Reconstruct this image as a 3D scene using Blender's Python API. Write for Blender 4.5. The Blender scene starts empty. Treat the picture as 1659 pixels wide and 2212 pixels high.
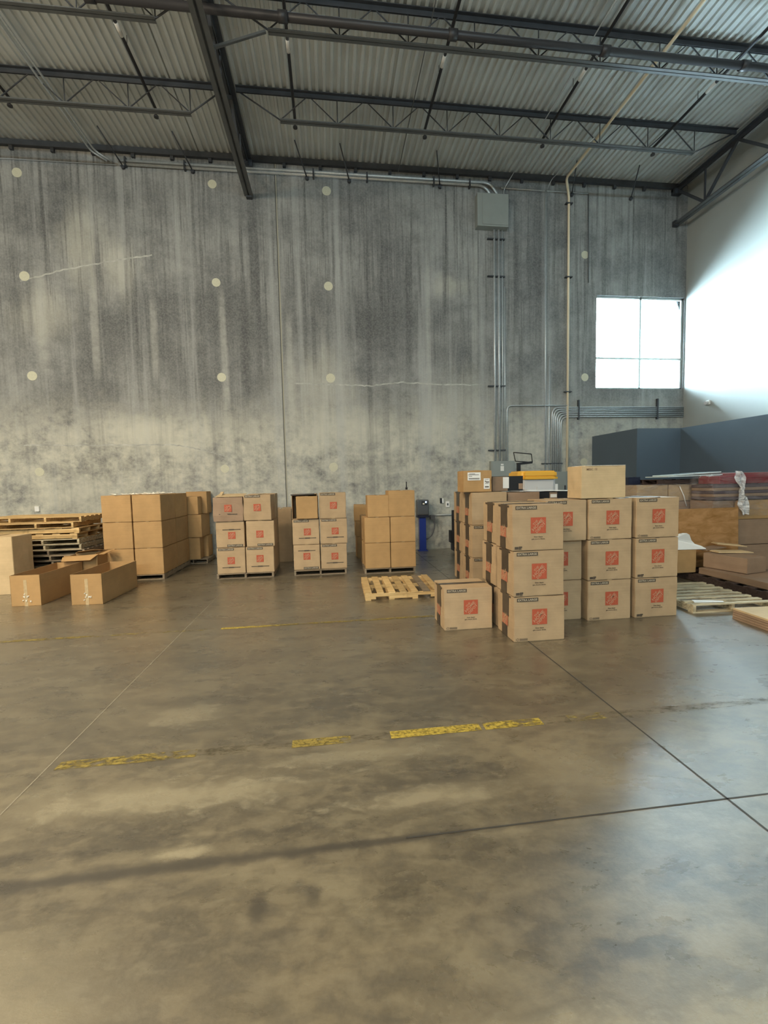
import bpy, bmesh, math, random
from mathutils import Vector, Matrix
random.seed(7)
PI = math.pi
S = bpy.context.scene
COL = S.collection

# ------------------------------------------------------------------ camera
F, PITCH, ROLL, YAW, EYE = 943.4, 0.0662, 0.0218, 0.1223, 1.9
cp, sp, cy, sy = math.cos(PITCH), math.sin(PITCH), math.cos(YAW), math.sin(YAW)
fw = Vector((sy*cp, cy*cp, -sp)); rt = Vector((cy, -sy, 0)); dn = fw.cross(rt)
c_, s_ = math.cos(ROLL), math.sin(ROLL)
R_ = c_*rt + s_*dn; D_ = -s_*rt + c_*dn
cam = bpy.data.cameras.new('camera'); camo = bpy.data.objects.new('camera', cam); COL.objects.link(camo)
m = Matrix((R_, -D_, -fw)).transposed().to_4x4(); m.translation = (0, 0, EYE)
camo.matrix_world = m
cam.sensor_fit = 'HORIZONTAL'; cam.sensor_width = 36.0; cam.lens = F/1659*36.0
cam.clip_start = 0.05; cam.clip_end = 200
S.camera = camo

# ------------------------------------------------------------------ light
S.view_settings.view_transform = 'Standard'; S.view_settings.look = 'None'
S.view_settings.gamma = 1; S.view_settings.use_curve_mapping = False
S.view_settings.exposure = 0.0
W = bpy.data.worlds.new('sky'); S.world = W; W.use_nodes = True
W.node_tree.nodes['Background'].inputs[0].default_value = (0.66, 0.87, 1.0, 1)
W.node_tree.nodes['Background'].inputs[1].default_value = 130.0
def area(name, loc, size, power, col, rot=(0, 0, 0), sy_=None, portal=False, spread=None):
    l = bpy.data.lights.new(name, 'AREA'); l.shape = 'RECTANGLE'; l.size = size; l.size_y = sy_ or size
    l.energy = power; l.color = col
    if portal: l.cycles.is_portal = True
    if spread: l.spread = spread
    o = bpy.data.objects.new(name, l); o.location = loc; o.rotation_euler = rot; COL.objects.link(o)
    return o
WARM = (1.0, 0.86, 0.65)
for i, (x, y, p) in enumerate([(-6, 3.2, 760), (-4.6, -1.5, 640), (2.6, -6.5, 260), (-7, -4, 520), (-3.5, -8, 340), (-12, 2, 460), (-12, -4, 460)]):
    area('high_bay_lamp', (x, y, 9.2), 0.9, p*.62, WARM, (0, 0, 0), 0.9)
    l = bpy.data.lights.new('high_bay_glow', 'POINT'); l.energy = p*.62; l.color = WARM; l.shadow_soft_size = .35
    o = bpy.data.objects.new('high_bay_glow', l); o.location = (x, y, 8.8); COL.objects.link(o)
area('window_daylight', (9.22, 12.32, 5.85), 2.7, 0, (1, 1, 1), (-PI/2, 0, 0), 2.6, portal=True)
for x in (-9.5, -4.5, .5, 5.5):
    area('window_daylight', (x, -14.3, 7.0), 3.4, 0, (1, 1, 1), (PI/2, 0, 0), .8, portal=True)  # sky portals for the added windows behind the camera

# ------------------------------------------------------------------ helpers
def tag(o, label=None, cat=None, group=None, kind=None):
    if label: o['label'] = label
    if cat: o['category'] = cat
    if group: o['group'] = group
    if kind: o['kind'] = kind
    return o
class MB:
    def __init__(self): self.bm = bmesh.new(); self.mi = 0
    def quad(self, pts):
        f = self.bm.faces.new([self.bm.verts.new(p) for p in pts]); f.material_index = self.mi; return f
    def box(self, x0, x1, y0, y1, z0, z1, M=None, bev=0.0):
        r = bmesh.ops.create_cube(self.bm, size=1.0)
        T = Matrix.Translation(((x0+x1)/2, (y0+y1)/2, (z0+z1)/2)) @ Matrix.Diagonal((x1-x0, y1-y0, z1-z0, 1))
        if M: T = M @ T
        bmesh.ops.transform(self.bm, matrix=T, verts=r['verts'])
        fs = {f for v in r['verts'] for f in v.link_faces}
        for f in fs: f.material_index = self.mi
        if bev > 0:
            es = list({e for v in r['verts'] for e in v.link_edges})
            b = bmesh.ops.bevel(self.bm, geom=es, offset=bev, segments=2, affect='EDGES', profile=0.5)
            for f in b['faces']: f.material_index = self.mi
        return self
    def bar(self, a, b, w, h):
        a, b = Vector(a), Vector(b); d = b-a; L = d.length
        q = d.to_track_quat('Z', 'Y').to_matrix().to_4x4()
        self.box(-w/2, w/2, -h/2, h/2, 0, L, Matrix.Translation(a) @ q); return self
    def tube(self, pts, r, n=8, fillet=0.0, caps=True):
        P = [Vector(p) for p in pts]
        if fillet > 0 and len(P) > 2:
            out = [P[0]]
            for i in range(1, len(P)-1):
                a = (P[i-1]-P[i]); b = (P[i+1]-P[i]); f = min(fillet, a.length*.49, b.length*.49)
                pa = P[i]+a.normalized()*f; pb = P[i]+b.normalized()*f
                for k in range(7):
                    t = k/6; out.append((1-t)**2*pa + 2*t*(1-t)*P[i] + t*t*pb)
            out.append(P[-1]); P = out
        up = None; rings = []
        for i, p in enumerate(P):
            t = ((P[min(i+1, len(P)-1)]-P[max(i-1, 0)])).normalized()
            if up is None:
                up = Vector((0, 0, 1)) if abs(t.z) < .9 else Vector((1, 0, 0))
            u = (up - t*up.dot(t)).normalized(); v = t.cross(u); up = u
            rings.append([self.bm.verts.new(p + r*(math.cos(2*PI*k/n)*u + math.sin(2*PI*k/n)*v)) for k in range(n)])
        for a, b in zip(rings, rings[1:]):
            for k in range(n):
                f = self.bm.faces.new((a[k], a[(k+1) % n], b[(k+1) % n], b[k])); f.smooth = True; f.material_index = self.mi
        if caps:
            for rg in (rings[0], rings[-1]):
                f = self.bm.faces.new(rg); f.material_index = self.mi
        return self
    def build(self, name, mat, parent=None, loc=None, rotz=0):
        bmesh.ops.recalc_face_normals(self.bm, faces=self.bm.faces[:])
        me = bpy.data.meshes.new(name); self.bm.to_mesh(me); self.bm.free()
        for x in (mat if isinstance(mat, (list, tuple)) else [mat]): me.materials.append(x)
        o = bpy.data.objects.new(name, me); COL.objects.link(o)
        if parent: o.parent = parent
        if loc: o.location = loc
        o.rotation_euler[2] = rotz
        return o
def empty(name, loc=(0, 0, 0), rz=0, rx=0, ry=0):
    o = bpy.data.objects.new(name, None); COL.objects.link(o); o.location = loc; o.rotation_euler = (rx, ry, rz)
    o.empty_display_size = .1; return o
KIDS = {}
def copy_tree(o, parent=None):
    c = o.copy(); COL.objects.link(c)
    if parent: c.parent = parent
    for ch in [q for q in bpy.data.objects if q.parent == o]: copy_tree(ch, c)
    return c

# ------------------------------------------------------------------ materials
def newmat(name):
    m = bpy.data.materials.new(name); m.use_nodes = True
    return m, m.node_tree.nodes, m.node_tree.links, m.node_tree.nodes['Principled BSDF']
def plain(name, col, rough=.6, metal=0.0, noise=0.0, scale=8.0, spec=.5, bump=0.0):
    m, N, L, B = newmat(name)
    B.inputs['Base Color'].default_value = (*col, 1); B.inputs['Roughness'].default_value = rough
    B.inputs['Metallic'].default_value = metal; B.inputs['Specular IOR Level'].default_value = spec
    if noise:
        tc = N.new('ShaderNodeTexCoord'); nz = N.new('ShaderNodeTexNoise'); nz.inputs['Scale'].default_value = scale
        nz.inputs['Detail'].default_value = 5
        rp = N.new('ShaderNodeMapRange'); rp.inputs[1].default_value = .3; rp.inputs[2].default_value = .7
        rp.inputs[3].default_value = 1-noise; rp.inputs[4].default_value = 1+noise
        mx = N.new('ShaderNodeVectorMath'); mx.operation = 'SCALE'; mx.inputs[0].default_value = col
        L.new(tc.outputs['Object'], nz.inputs['Vector']); L.new(nz.outputs['Fac'], rp.inputs[0])
        L.new(rp.outputs[0], mx.inputs['Scale']); L.new(mx.outputs[0], B.inputs['Base Color'])
        if bump:
            bp = N.new('ShaderNodeBump'); bp.inputs['Strength'].default_value = bump; bp.inputs['Distance'].default_value = .01
            L.new(nz.outputs['Fac'], bp.inputs['Height']); L.new(bp.outputs[0], B.inputs['Normal'])
    return m
class G:
    """tiny node-graph helper"""
    def __init__(s, m): s.N = m.node_tree.nodes; s.L = m.node_tree.links
    def con(s, v, inp):
        if isinstance(v, (int, float)): inp.default_value = v
        elif isinstance(v, tuple): inp.default_value = v
        else: s.L.new(v, inp)
    def math(s, op, a, b=0.0, c=0.0, clamp=False):
        n = s.N.new('ShaderNodeMath'); n.operation = op; n.use_clamp = clamp
        s.con(a, n.inputs[0]); s.con(b, n.inputs[1]); s.con(c, n.inputs[2]); return n.outputs[0]
    def pos(s):
        g = s.N.new('ShaderNodeNewGeometry'); return g.outputs['Position']
    def xyz(s, v):
        n = s.N.new('ShaderNodeSeparateXYZ'); s.L.new(v, n.inputs[0]); return n.outputs
    def scale(s, v, sc, off=(0, 0, 0)):
        n = s.N.new('ShaderNodeMapping'); s.L.new(v, n.inputs[0]); n.inputs['Scale'].default_value = sc
        n.inputs['Location'].default_value = off; return n.outputs[0]
    def noise(s, v, sc, det=5, rough=.5, dist=0.0):
        n = s.N.new('ShaderNodeTexNoise'); s.L.new(v, n.inputs['Vector']); n.inputs['Scale'].default_value = sc
        n.inputs['Detail'].default_value = det; n.inputs['Roughness'].default_value = rough
        n.inputs['Distortion'].default_value = dist; return n.outputs['Fac']
    def mr(s, v, a, b, c=0.0, d=1.0, smooth=False):
        n = s.N.new('ShaderNodeMapRange'); s.con(v, n.inputs[0])
        for i, q in enumerate((a, b, c, d)): n.inputs[i+1].default_value = q
        if smooth: n.interpolation_type = 'SMOOTHSTEP'
        return n.outputs[0]
    def mix(s, f, a, b, mode='MIX'):
        n = s.N.new('ShaderNodeMix'); n.data_type = 'RGBA'; n.blend_type = mode; s.con(f, n.inputs[0])
        s.con(a if not isinstance(a, tuple) else (*a, 1), n.inputs[6]); s.con(b if not isinstance(b, tuple) else (*b, 1), n.inputs[7])
        return n.outputs[2]
    def bump(s, h, st=.3, d=.01):
        n = s.N.new('ShaderNodeBump'); n.inputs['Strength'].default_value = st; n.inputs['Distance'].default_value = d
        s.L.new(h, n.inputs['Height']); return n.outputs[0]

# tilt-up concrete wall
def spotter(g, X, Y, n1, n2, soft=1.25):
    """soft irregular stain masks with their own shape"""
    def spot(cx, cyy, rx, ry, amt, k=1.0):
        dx = g.math('DIVIDE', g.math('SUBTRACT', X, cx), rx); dy = g.math('DIVIDE', g.math('SUBTRACT', Y, cyy), ry)
        d = g.math('SQRT', g.math('ADD', g.math('MULTIPLY', dx, dx), g.math('MULTIPLY', dy, dy)))
        w = g.math('ADD', g.math('MULTIPLY', g.math('SUBTRACT', n1, .5), 3.2*k), g.math('MULTIPLY', g.math('SUBTRACT', n2, .5), 3.0*k))
        return g.math('MULTIPLY', g.mr(g.math('ADD', d, w), soft, .15, 0, 1, True), amt)
    return spot
def concrete_wall():
    m, N, L, B = newmat('stained_concrete'); g = G(m); P = g.pos(); X, Y, Z = g.xyz(P)
    big = g.noise(g.scale(P, (.42, 1, .55)), 1.0, 8, .62, .15)
    mid = g.noise(g.scale(P, (1.6, 1, 1.9), (3, 0, 1)), 1.0, 10, .72, .15)
    sml = g.noise(g.scale(P, (5, 1, 6), (1, 0, 5)), 1.0, 8, .7, .1)
    fine = g.noise(P, 26, 6, .7)
    st1 = g.noise(g.scale(P, (8.5, 1, .22)), 1.0, 8, .72)
    st2 = g.noise(g.scale(P, (1.9, 1, .06), (9, 0, 0)), 1.0, 5, .65)
    st3 = g.noise(g.scale(P, (20, 1, .5), (2, 0, 7)), 1.0, 6, .7)
    hi = g.mr(Z, 3.6, 7.6, 0, 1, True)
    cl = g.math('ADD', g.math('MULTIPLY', big, .55), g.math('MULTIPLY', mid, .45))
    col = g.mix(g.mr(cl, .40, .60), (.125, .128, .128), (.315, .315, .300))
    sl = g.noise(g.scale(P, (1.2, 1, .7), (5, 0, 3)), 1.0, 6, .6, .1); sv = g.noise(g.scale(P, (4.5, 1, .35), (5, 0, 3)), 1.0, 7, .65, .1)
    sp = spotter(g, X, Z, sl, sv, 1.7)
    # dark damp-looking form stains in the middle of the panels
    for a in [(-4.9, 5.6, 1.3, .9, .75), (-3.2, 4.7, 1.5, .8, .7), (-2.0, 6.0, .9, 1.3, .75), (-6.3, 4.3, 1.0, .45, .6), (-3.6, 6.6, 1.4, .45, .5), (1.6, 6.3, 1.3, .8, .65),
              (3.6, 5.4, .9, .7, .5), (-.3, 6.2, .5, 1.2, .5), (-6.9, 8.7, .7, .5, .6), (6.0, 7.6, .35, 1.5, .5), (7.0, 5.6, .6, .7, .55), (9.4, 9.2, .8, .3, .35), (-4.4, 9.3, 1.2, .4, .4),
              (-6.0, 2.5, .9, .3, .5), (-1.9, 2.9, .8, .6, .4), (2.6, 2.4, 1.2, .3, .35), (-9.5, 5.5, 1.6, 1.2, .6), (-13, 6.5, 2, 1, .6)]:
        col = g.mix(sp(*a, .7), col, (.088, .090, .090))
    # paler, warmer tone low on the wall, plus pale patches
    low = g.math('MULTIPLY', g.mr(g.math('ADD', Z, g.math('MULTIPLY', g.math('SUBTRACT', mid, .5), 3.0)), 4.6, 3.0, 0, 1, True), g.mr(g.math('ADD', g.math('MULTIPLY', mid, .6), g.math('MULTIPLY', sml, .4)), .38, .60, .05, .92))
    col = g.mix(low, col, (.58, .555, .455))
    for a in [(-4.9, 3.35, 1.1, .35, .65), (-4.0, 3.1, 1.4, .4, .55), (.9, 3.3, 2.6, .45, .55), (-5.9, 8.0, .5, .8, .45), (-5.2, 7.4, .5, .7, .4), (3.5, 7.3, .5, .25, .45), (-7.0, 6.3, .6, .5, .4), (-.2, 4.6, .9, .7, .4), (-6.4, 1.7, .8, .4, .5), (3.7, 3.9, .9, .9, .35), (5.6, 3.0, 1.0, .6, .35)]:
        col = g.mix(sp(*a, .7), col, (.56, .54, .45))
    # vertical run-off streaks
    s1 = g.math('MULTIPLY', g.mr(st1, .49, .64, 0, 1), g.math('ADD', g.math('MULTIPLY', hi, .78), .12))
    s1 = g.math('MULTIPLY', s1, g.mr(cl, .36, .56, .45, 1))
    col = g.mix(s1, col, (.058, .058, .060))
    s4 = g.math('MULTIPLY', g.mr(st3, .53, .66, 0, 1), g.math('MULTIPLY', hi, g.mr(mid, .45, .6, 0, .55)))
    col = g.mix(s4, col, (.06, .06, .06))
    col = g.mix(g.math('MULTIPLY', g.mr(st2, .54, .66, 0, 1), .50), col, (.42, .425, .41))
    col = g.mix(g.math('MULTIPLY', g.mr(st2, .46, .34, 0, 1), .42), col, (.105, .107, .108))
    # individual long run marks
    def run(x, hw, z0, z1, amt, c):
        a = g.mr(g.math('ABSOLUTE', g.math('SUBTRACT', X, g.math('ADD', x, g.math('MULTIPLY', g.math('SUBTRACT', st2, .5), .3)))), hw, hw*.3, 0, 1, True)
        b_ = g.math('MULTIPLY', g.mr(Z, z0, z0+.8, 0, 1, True), g.mr(Z, z1+.1, z1-.7, 0, 1, True))
        return g.mix(g.math('MULTIPLY', g.math('MULTIPLY', a, b_), g.mr(sml, .35, .6, amt*.5, amt)), col, c)
    for x, hw, z0, z1, amt in [(-1.78, .16, 6.2, 9.5, .75), (-2.1, .16, 3.9, 6.9, .6), (1.2, .10, 3.4, 8.8, .55), (-.55, .08, 4.8, 7.8, .6), (-.3, .10, 4.6, 7.4, .5), (2.3, .12, 4.6, 8.6, .5), (-5.6, .10, 5.2, 8.6, .45), (5.4, .12, 5.8, 9.2, .6), (6.1, .10, 6.6, 9.4, .55), (5.5, .09, 3.4, 6.2, .45), (8.0, .10, 6.6, 9.0, .5), (3.3, .1, 6, 9, .45)]:
        col = run(x, hw, z0, z1, amt, (.062, .063, .065))
    for x, hw, z0, z1, amt in [(-5.05, .10, 6.6, 8.2, .6), (-2.62, .13, 3.6, 7.2, .55), (-5.75, .12, 4.4, 7.4, .5), (-4.35, .12, 4.4, 7.0, .45), (-.05, .10, 1.6, 6.2, .5), (-7.0, .2, 4.5, 7.6, .4), (-.95, .14, 3.0, 6.6, .45), (4.15, .10, 3, 8.8, .35), (2.8, .09, 3.5, 8.2, .35)]:
        col = run(x, hw, z0, z1, amt, (.47, .465, .42))
    col = g.mix(g.math('MULTIPLY', g.mr(fine, .40, .66), .22), col, (.50, .49, .45))
    L.new(col, B.inputs['Base Color'])
    B.inputs['Roughness'].default_value = .72; B.inputs['Specular IOR Level'].default_value = .3
    L.new(g.bump(fine, .25, .006), B.inputs['Normal'])
    return m
def concrete_floor():
    m, N, L, B = newmat('polished_concrete_floor'); g = G(m); P = g.pos(); X, Y, Z = g.xyz(P)
    rot = g.N.new('ShaderNodeVectorRotate'); rot.rotation_type = 'Z_AXIS'; rot.inputs['Angle'].default_value = .10
    L.new(P, rot.inputs['Vector']); R = rot.outputs[0]
    big = g.noise(g.scale(R, (.45, .95, 1)), 1.0, 6, .58, .3)
    mid = g.noise(g.scale(R, (1.7, 3.4, 1), (4, 2, 0)), 1.0, 8, .66, .3)
    sml = g.noise(g.scale(R, (7, 12, 1), (1, 6, 0)), 1.0, 6, .62, .2)
    fine = g.noise(R, 48, 6, .75)
    patch = g.noise(g.scale(R, (1.1, 2.2, 1), (7, 1, 0)), 1.4, 8, .62, .3)
    col = g.mix(g.mr(g.math('ADD', g.math('MULTIPLY', big, .5), g.math('MULTIPLY', mid, .5)), .40, .60), (.066, .054, .032), (.200, .170, .110))
    col = g.mix(g.math('MULTIPLY', g.mr(patch, .50, .66), .62), col, (.27, .24, .165))
    col = g.mix(g.math('MULTIPLY', g.mr(patch, .50, .34), .60), col, (.070, .060, .042))
    col = g.mix(g.math('MULTIPLY', g.mr(sml, .48, .66), .42), col, (.25, .222, .158))
    col = g.mix(g.math('MULTIPLY', g.mr(sml, .52, .34), .5), col, (.075, .066, .050))
    col = g.mix(g.math('MULTIPLY', g.mr(fine, .42, .66), .14), col, (.36, .33, .25))
    # floor colour is darker beyond the near painted line
    far = g.math('MULTIPLY', g.mr(Y, 3.1, 3.5, 0, 1, True), g.mr(Y, 11.8, 11.0, 0, 1, True))
    col = g.mix(g.math('MULTIPLY', far, .40), col, (.085, .075, .055))
    sp = spotter(g, X, Y, mid, sml)
    for a in [(-.38, 1.89, .05, .11, .8, .35), (-.13, 1.94, .04, .07, .65, .35), (-.27, 1.78, .10, .05, .5, .35), (-1.1, 3.08, .20, .04, .6, .4), (.95, 5.7, .6, .15, .5), (-.5, 3.9, .9, .3, .4),
              (-1.1, 2.19, 1.9, .05, .9, .25), (.2, 2.19, .9, .03, .85, .2), (-1.2, 2.36, .8, .05, .5), (.3, 2.62, .9, .10, .5), (-.4, 2.78, .5, .05, .5), (1.2, 1.50, .3, .06, .55), (.15, 1.36, .08, .14, .5, .5),
              (1.0, 3.6, 1.1, .3, .35), (-1.5, 4.9, 1.0, .25, .35), (2.0, 1.75, .5, .05, .4), (.9, 4.4, .8, .4, .3)]:
        col = g.mix(sp(*a), col, (.052, .044, .032))
    for a in [(-1.0, 2.72, .9, .14, .65), (.55, 2.48, .5, .10, .6), (1.0, 1.25, .8, .12, .6), (-.8, 2.27, .14, .03, .7), (-1.3, 3.7, .35, .18, .4), (.1, 2.95, .7, .08, .45), (-1.5, 1.6, .8, .3, .35), (1.6, 2.5, .4, .2, .4)]:
        col = g.mix(sp(*a), col, (.40, .365, .265))
    col = g.mix(1.0, col, (.86, .80, .70), 'MULTIPLY')
    L.new(col, B.inputs['Base Color'])
    L.new(g.mr(mid, .35, .65, .24, .36), B.inputs['Roughness'])
    B.inputs['Specular IOR Level'].default_value = .8
    B.inputs['Coat Weight'].default_value = 1; B.inputs['Coat Roughness'].default_value = .44; B.inputs['Coat IOR'].default_value = 1.85
    bp = g.bump(g.math('ADD', g.math('MULTIPLY', sml, .5), g.math('MULTIPLY', fine, .15)), .12, .02)
    L.new(bp, B.inputs['Normal']); L.new(bp, B.inputs['Coat Normal'])
    return m
def worn_paint(name, lo, hi, seedoff, col=(.46, .34, .06), back=None):
    m, N, L, B = newmat(name); g = G(m); P = g.pos()
    n = g.noise(g.scale(P, (9, 26, 1), (seedoff, 0, 0)), 1.0, 6, .72, .4)
    n2 = g.noise(g.scale(P, (1.7, 1, 1), (seedoff*3, 0, 0)), 1.0, 2, .5)
    a = g.mr(g.math('ADD', g.math('MULTIPLY', n, .7), g.math('MULTIPLY', n2, .3)), lo, hi)
    tr = N.new('ShaderNodeBsdfTransparent'); ms = N.new('ShaderNodeMixShader'); out = N['Material Output']
    B.inputs['Base Color'].default_value = (*col, 1); B.inputs['Roughness'].default_value = .45
    dirt = g.mix(g.mr(g.noise(P, 40, 4, .6), .45, .65), col, tuple(c*.35 for c in col)); L.new(dirt, B.inputs['Base Color'])
    L.new(a, ms.inputs[0]); L.new(tr.outputs[0], ms.inputs[1]); L.new(B.outputs[0], ms.inputs[2]); L.new(ms.outputs[0], out.inputs[0])
    return m
def cardboard(name, col, var=.1, rough=.75):
    m, N, L, B = newmat(name); g = G(m)
    tc = N.new('ShaderNodeTexCoord'); O = tc.outputs['Object']
    oi = N.new('ShaderNodeObjectInfo')
    n = g.noise(O, 3.5, 4, .6); fl = g.noise(g.scale(O, (1, 1, 60)), 1.5, 2, .5)
    f = g.math('ADD', g.mr(n, .3, .7, 1-var, 1+var), g.mr(fl, .3, .7, -.03, .03))
    f = g.math('MULTIPLY', f, g.mr(oi.outputs['Random'], 0, 1, .92, 1.08))
    v = N.new('ShaderNodeVectorMath'); v.operation = 'SCALE'; v.inputs[0].default_value = col; L.new(f, v.inputs['Scale'])
    L.new(v.outputs[0], B.inputs['Base Color']); B.inputs['Roughness'].default_value = rough; B.inputs['Specular IOR Level'].default_value = .25
    return m
def wood(name, col, dark, sc=(2, 30, 30), var=.5):
    m, N, L, B = newmat(name); g = G(m); tc = N.new('ShaderNodeTexCoord'); O = tc.outputs['Object']
    oi = N.new('ShaderNodeObjectInfo')
    a = g.noise(g.scale(O, sc), 1.0, 5, .6, .6); k = g.noise(O, 6, 3, .5)
    c = g.mix(g.mr(a, .35, .7), col, dark); c = g.mix(g.math('MULTIPLY', g.mr(k, .6, .75), var), c, tuple(q*.5 for q in dark))
    v = N.new('ShaderNodeVectorMath'); v.operation = 'SCALE'; L.new(c, v.inputs[0]); L.new(g.mr(oi.outputs['Random'], 0, 1, .78, 1.15), v.inputs['Scale'])
    L.new(v.outputs[0], B.inputs['Base Color']); B.inputs['Roughness'].default_value = .7; B.inputs['Specular IOR Level'].default_value = .3
    return m
def film(name, col, alpha=.35, rough=.12):
    m, N, L, B = newmat(name); g = G(m); tc = N.new('ShaderNodeTexCoord'); O = tc.outputs['Object']
    n = g.noise(g.scale(O, (2.2, 2.2, 7)), 1.4, 5, .65, 1.4)
    tr = N.new('ShaderNodeBsdfTransparent'); ms = N.new('ShaderNodeMixShader')
    B.inputs['Base Color'].default_value = (*col, 1); B.inputs['Roughness'].default_value = rough; B.inputs['Specular IOR Level'].default_value = .8
    L.new(g.bump(n, 1.0, .06), B.inputs['Normal'])
    L.new(g.mr(n, .4, .66, alpha*.35, min(1, alpha*1.8)), ms.inputs[0])
    L.new(tr.outputs[0], ms.inputs[1]); L.new(B.outputs[0], ms.inputs[2]); L.new(ms.outputs[0], N['Material Output'].inputs[0])
    return m
M = dict(
    wall=concrete_wall(), floor=concrete_floor(),
    deck=plain('roof_deck_paint', (.60, .62, .60), .36, .25, .10, 1.2, .5),
    steel=plain('dark_steel_paint', (.048, .053, .062), .5, .0, .15, 5),
    steel2=plain('grey_steel_paint', (.10, .105, .105), .45, .0, .12, 5),
    pipe=plain('dark_pipe_paint', (.035, .033, .036), .45),
    conduit=plain('galvanised_conduit', (.52, .55, .56), .35, .4, .1, 20),
    wire=plain('thin_bright_wire', (.55, .57, .58), .35, .6),
    cream=plain('cream_pipe_plastic', (.78, .66, .47), .45),
    white=plain('painted_white_wall', (.37, .38, .355), .6, 0, .02, 1.5),
    grey=plain('painted_dark_grey_wall', (.085, .115, .145), .45, 0, .05, 1.5),
    joint=plain('joint_filler', (.045, .042, .036), .7),
    jointlight=plain('joint_filler_pale', (.24, .21, .15), .7),
    wjoint=plain('wall_joint_sealant', (.34, .32, .25), .7), wdark=plain('joint_shadow_gap', (.06, .06, .055), .8),
    plug=plain('pale_grout', (.55, .53, .40), .7, 0, .06, 30),
    elec=plain('grey_enclosure_paint', (.27, .29, .27), .5, 0, .04, 4),
    alum=plain('window_frame_aluminium', (.55, .60, .58), .4, .5),
    kraft=cardboard('printed_kraft_board', (.43, .30, .175)),
    kraft2=cardboard('plain_brown_board', (.44, .265, .115)),
    kraft3=cardboard('grey_brown_board', (.30, .20, .13)),
    kraft4=cardboard('light_tan_board', (.56, .41, .235)),
    letter=plain('unprinted_lettering', (.44, .25, .15), .7), orange=plain('orange_print', (.43, .085, .038), .7, 0, .12, 60),
    orangef=plain('faded_orange_print', (.42, .14, .075), .7, 0, .2, 60),
    ink=plain('dark_brown_print', (.075, .055, .038), .7, 0, .2, 40),
    inkl=plain('light_print', (.50, .42, .30), .7),
    tape=plain('dark_packing_tape', (.060, .046, .034), .28, 0, .2, 12),
    clear=plain('clear_tape_glint', (.80, .74, .62), .18, 0, .2, 30),
    ctape=plain('clear_packing_tape', (.50, .37, .21), .16, 0, .1, 30),
    paper=plain('white_label_paper', (.80, .78, .74), .6),
    pallet=wood('pine_pallet_wood', (.74, .51, .24), (.42, .26, .10)),
    palletg=wood('weathered_pallet_wood', (.33, .255, .17), (.16, .115, .075)),
    palletd=wood('dark_pallet_wood', (.085, .055, .045), (.035, .022, .018)),
    palletv=wood('old_pale_pallet_wood', (.66, .57, .38), (.27, .20, .12)),
    ply=wood('osb_plywood', (.46, .245, .10), (.27, .13, .035), (3, 3, 9), .4),
    blue=plain('blue_powder_coat', (.012, .035, .24), .4), bluedark=plain('dark_blue_plastic', (.014, .018, .04), .4),
    black=plain('black_rubber_plastic', (.012, .012, .014), .45), dgrey=plain('dark_grey_plastic', (.075, .078, .085), .45),
    bin=plain('white_bin_plastic', (.62, .61, .60), .4), yellow=plain('yellow_lid_plastic', (.80, .42, .045), .4),
    red=plain('dark_red_plastic', (.22, .025, .03), .3), purple=plain('dark_purple_board', (.09, .065, .075), .45),
    foam=plain('white_foam_sheet', (.85, .85, .82), .5), panel=plain('glossy_white_sheet', (.75, .84, .82), .15),
    film=film('stretch_film', (.62, .56, .54), .16), filmw=film('bunched_stretch_film', (.80, .80, .80), .8, .25),
    glassm=None)
def glass():
    m, N, L, B = newmat('window_glass'); g = N.new('ShaderNodeBsdfGlossy'); g.inputs['Roughness'].default_value = .02
    t = N.new('ShaderNodeBsdfTransparent'); t.inputs[0].default_value = (.93, .96, .96, 1); fr = N.new('ShaderNodeFresnel'); fr.inputs[0].default_value = 1.45
    ms = N.new('ShaderNodeMixShader'); L.new(fr.outputs[0], ms.inputs[0]); L.new(t.outputs[0], ms.inputs[1]); L.new(g.outputs[0], ms.inputs[2])
    L.new(ms.outputs[0], N['Material Output'].inputs[0]); return m
M['glass'] = glass()
led, N_, L_, B_ = newmat('blue_status_light'); B_.inputs['Emission Color'].default_value = (.35, .6, 1, 1); B_.inputs['Emission Strength'].default_value = 4
M['led'] = led

# ------------------------------------------------------------------ room shell
XR, YB, XL, YF, ZC = 10.62, 12.1, -20.0, -14.0, 10.32
def struct(name, mb, mat): return tag(mb.build(name, mat), kind='structure')
floor = struct('floor', MB().box(XL-.3, XR+.3, YF-.3, YB+.3, -.3, 0), M['floor'])
def line(name, x0, x1, y0, y1, mat, z=.0015, parent=floor):
    b = MB(); b.quad([(x0, y0, z), (x1, y0, z), (x1, y1, z), (x0, y1, z)]); return b.build(name, mat, parent)
# saw-cut joints
line('floor_joint', 2.263, 2.277, YF, YB, M['joint'])
line('floor_joint', -1.985, -1.975, YF, YB, M['jointlight'])
line('floor_joint', 6.50, 6.51, YF, YB, M['joint'])
line('floor_joint', .35, XR, 2.188, 2.198, M['joint'])
line('floor_joint', XL, XR, 7.30, 7.31, M['jointlight'], z=.0011)
Pa = worn_paint('worn_yellow_paint_strong', .40, .50, 1); Pb = worn_paint('worn_yellow_paint_faint', .50, .60, 5, (.36, .28, .08))
Pc = worn_paint('worn_line_ghost', .50, .68, 9, (.13, .108, .065)); Pd = worn_paint('worn_yellow_paint_mid', .44, .54, 3, (.30, .225, .055))
YN0, YN1 = 3.105, 3.20
for x0, x1, p in [(-20, -2.35, Pc), (-1.92, -1.0, Pd), (-1.0, -.33, Pc), (-.33, .1, Pd), (.1, .4, Pc), (.4, 1.10, Pa), (1.13, 1.60, Pa), (1.60, 1.83, Pc), (1.83, 2.13, Pb), (2.13, 4.6, Pc)]:
    line('painted_line', x0, x1, YN0, YN1, p, .002)
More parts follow.
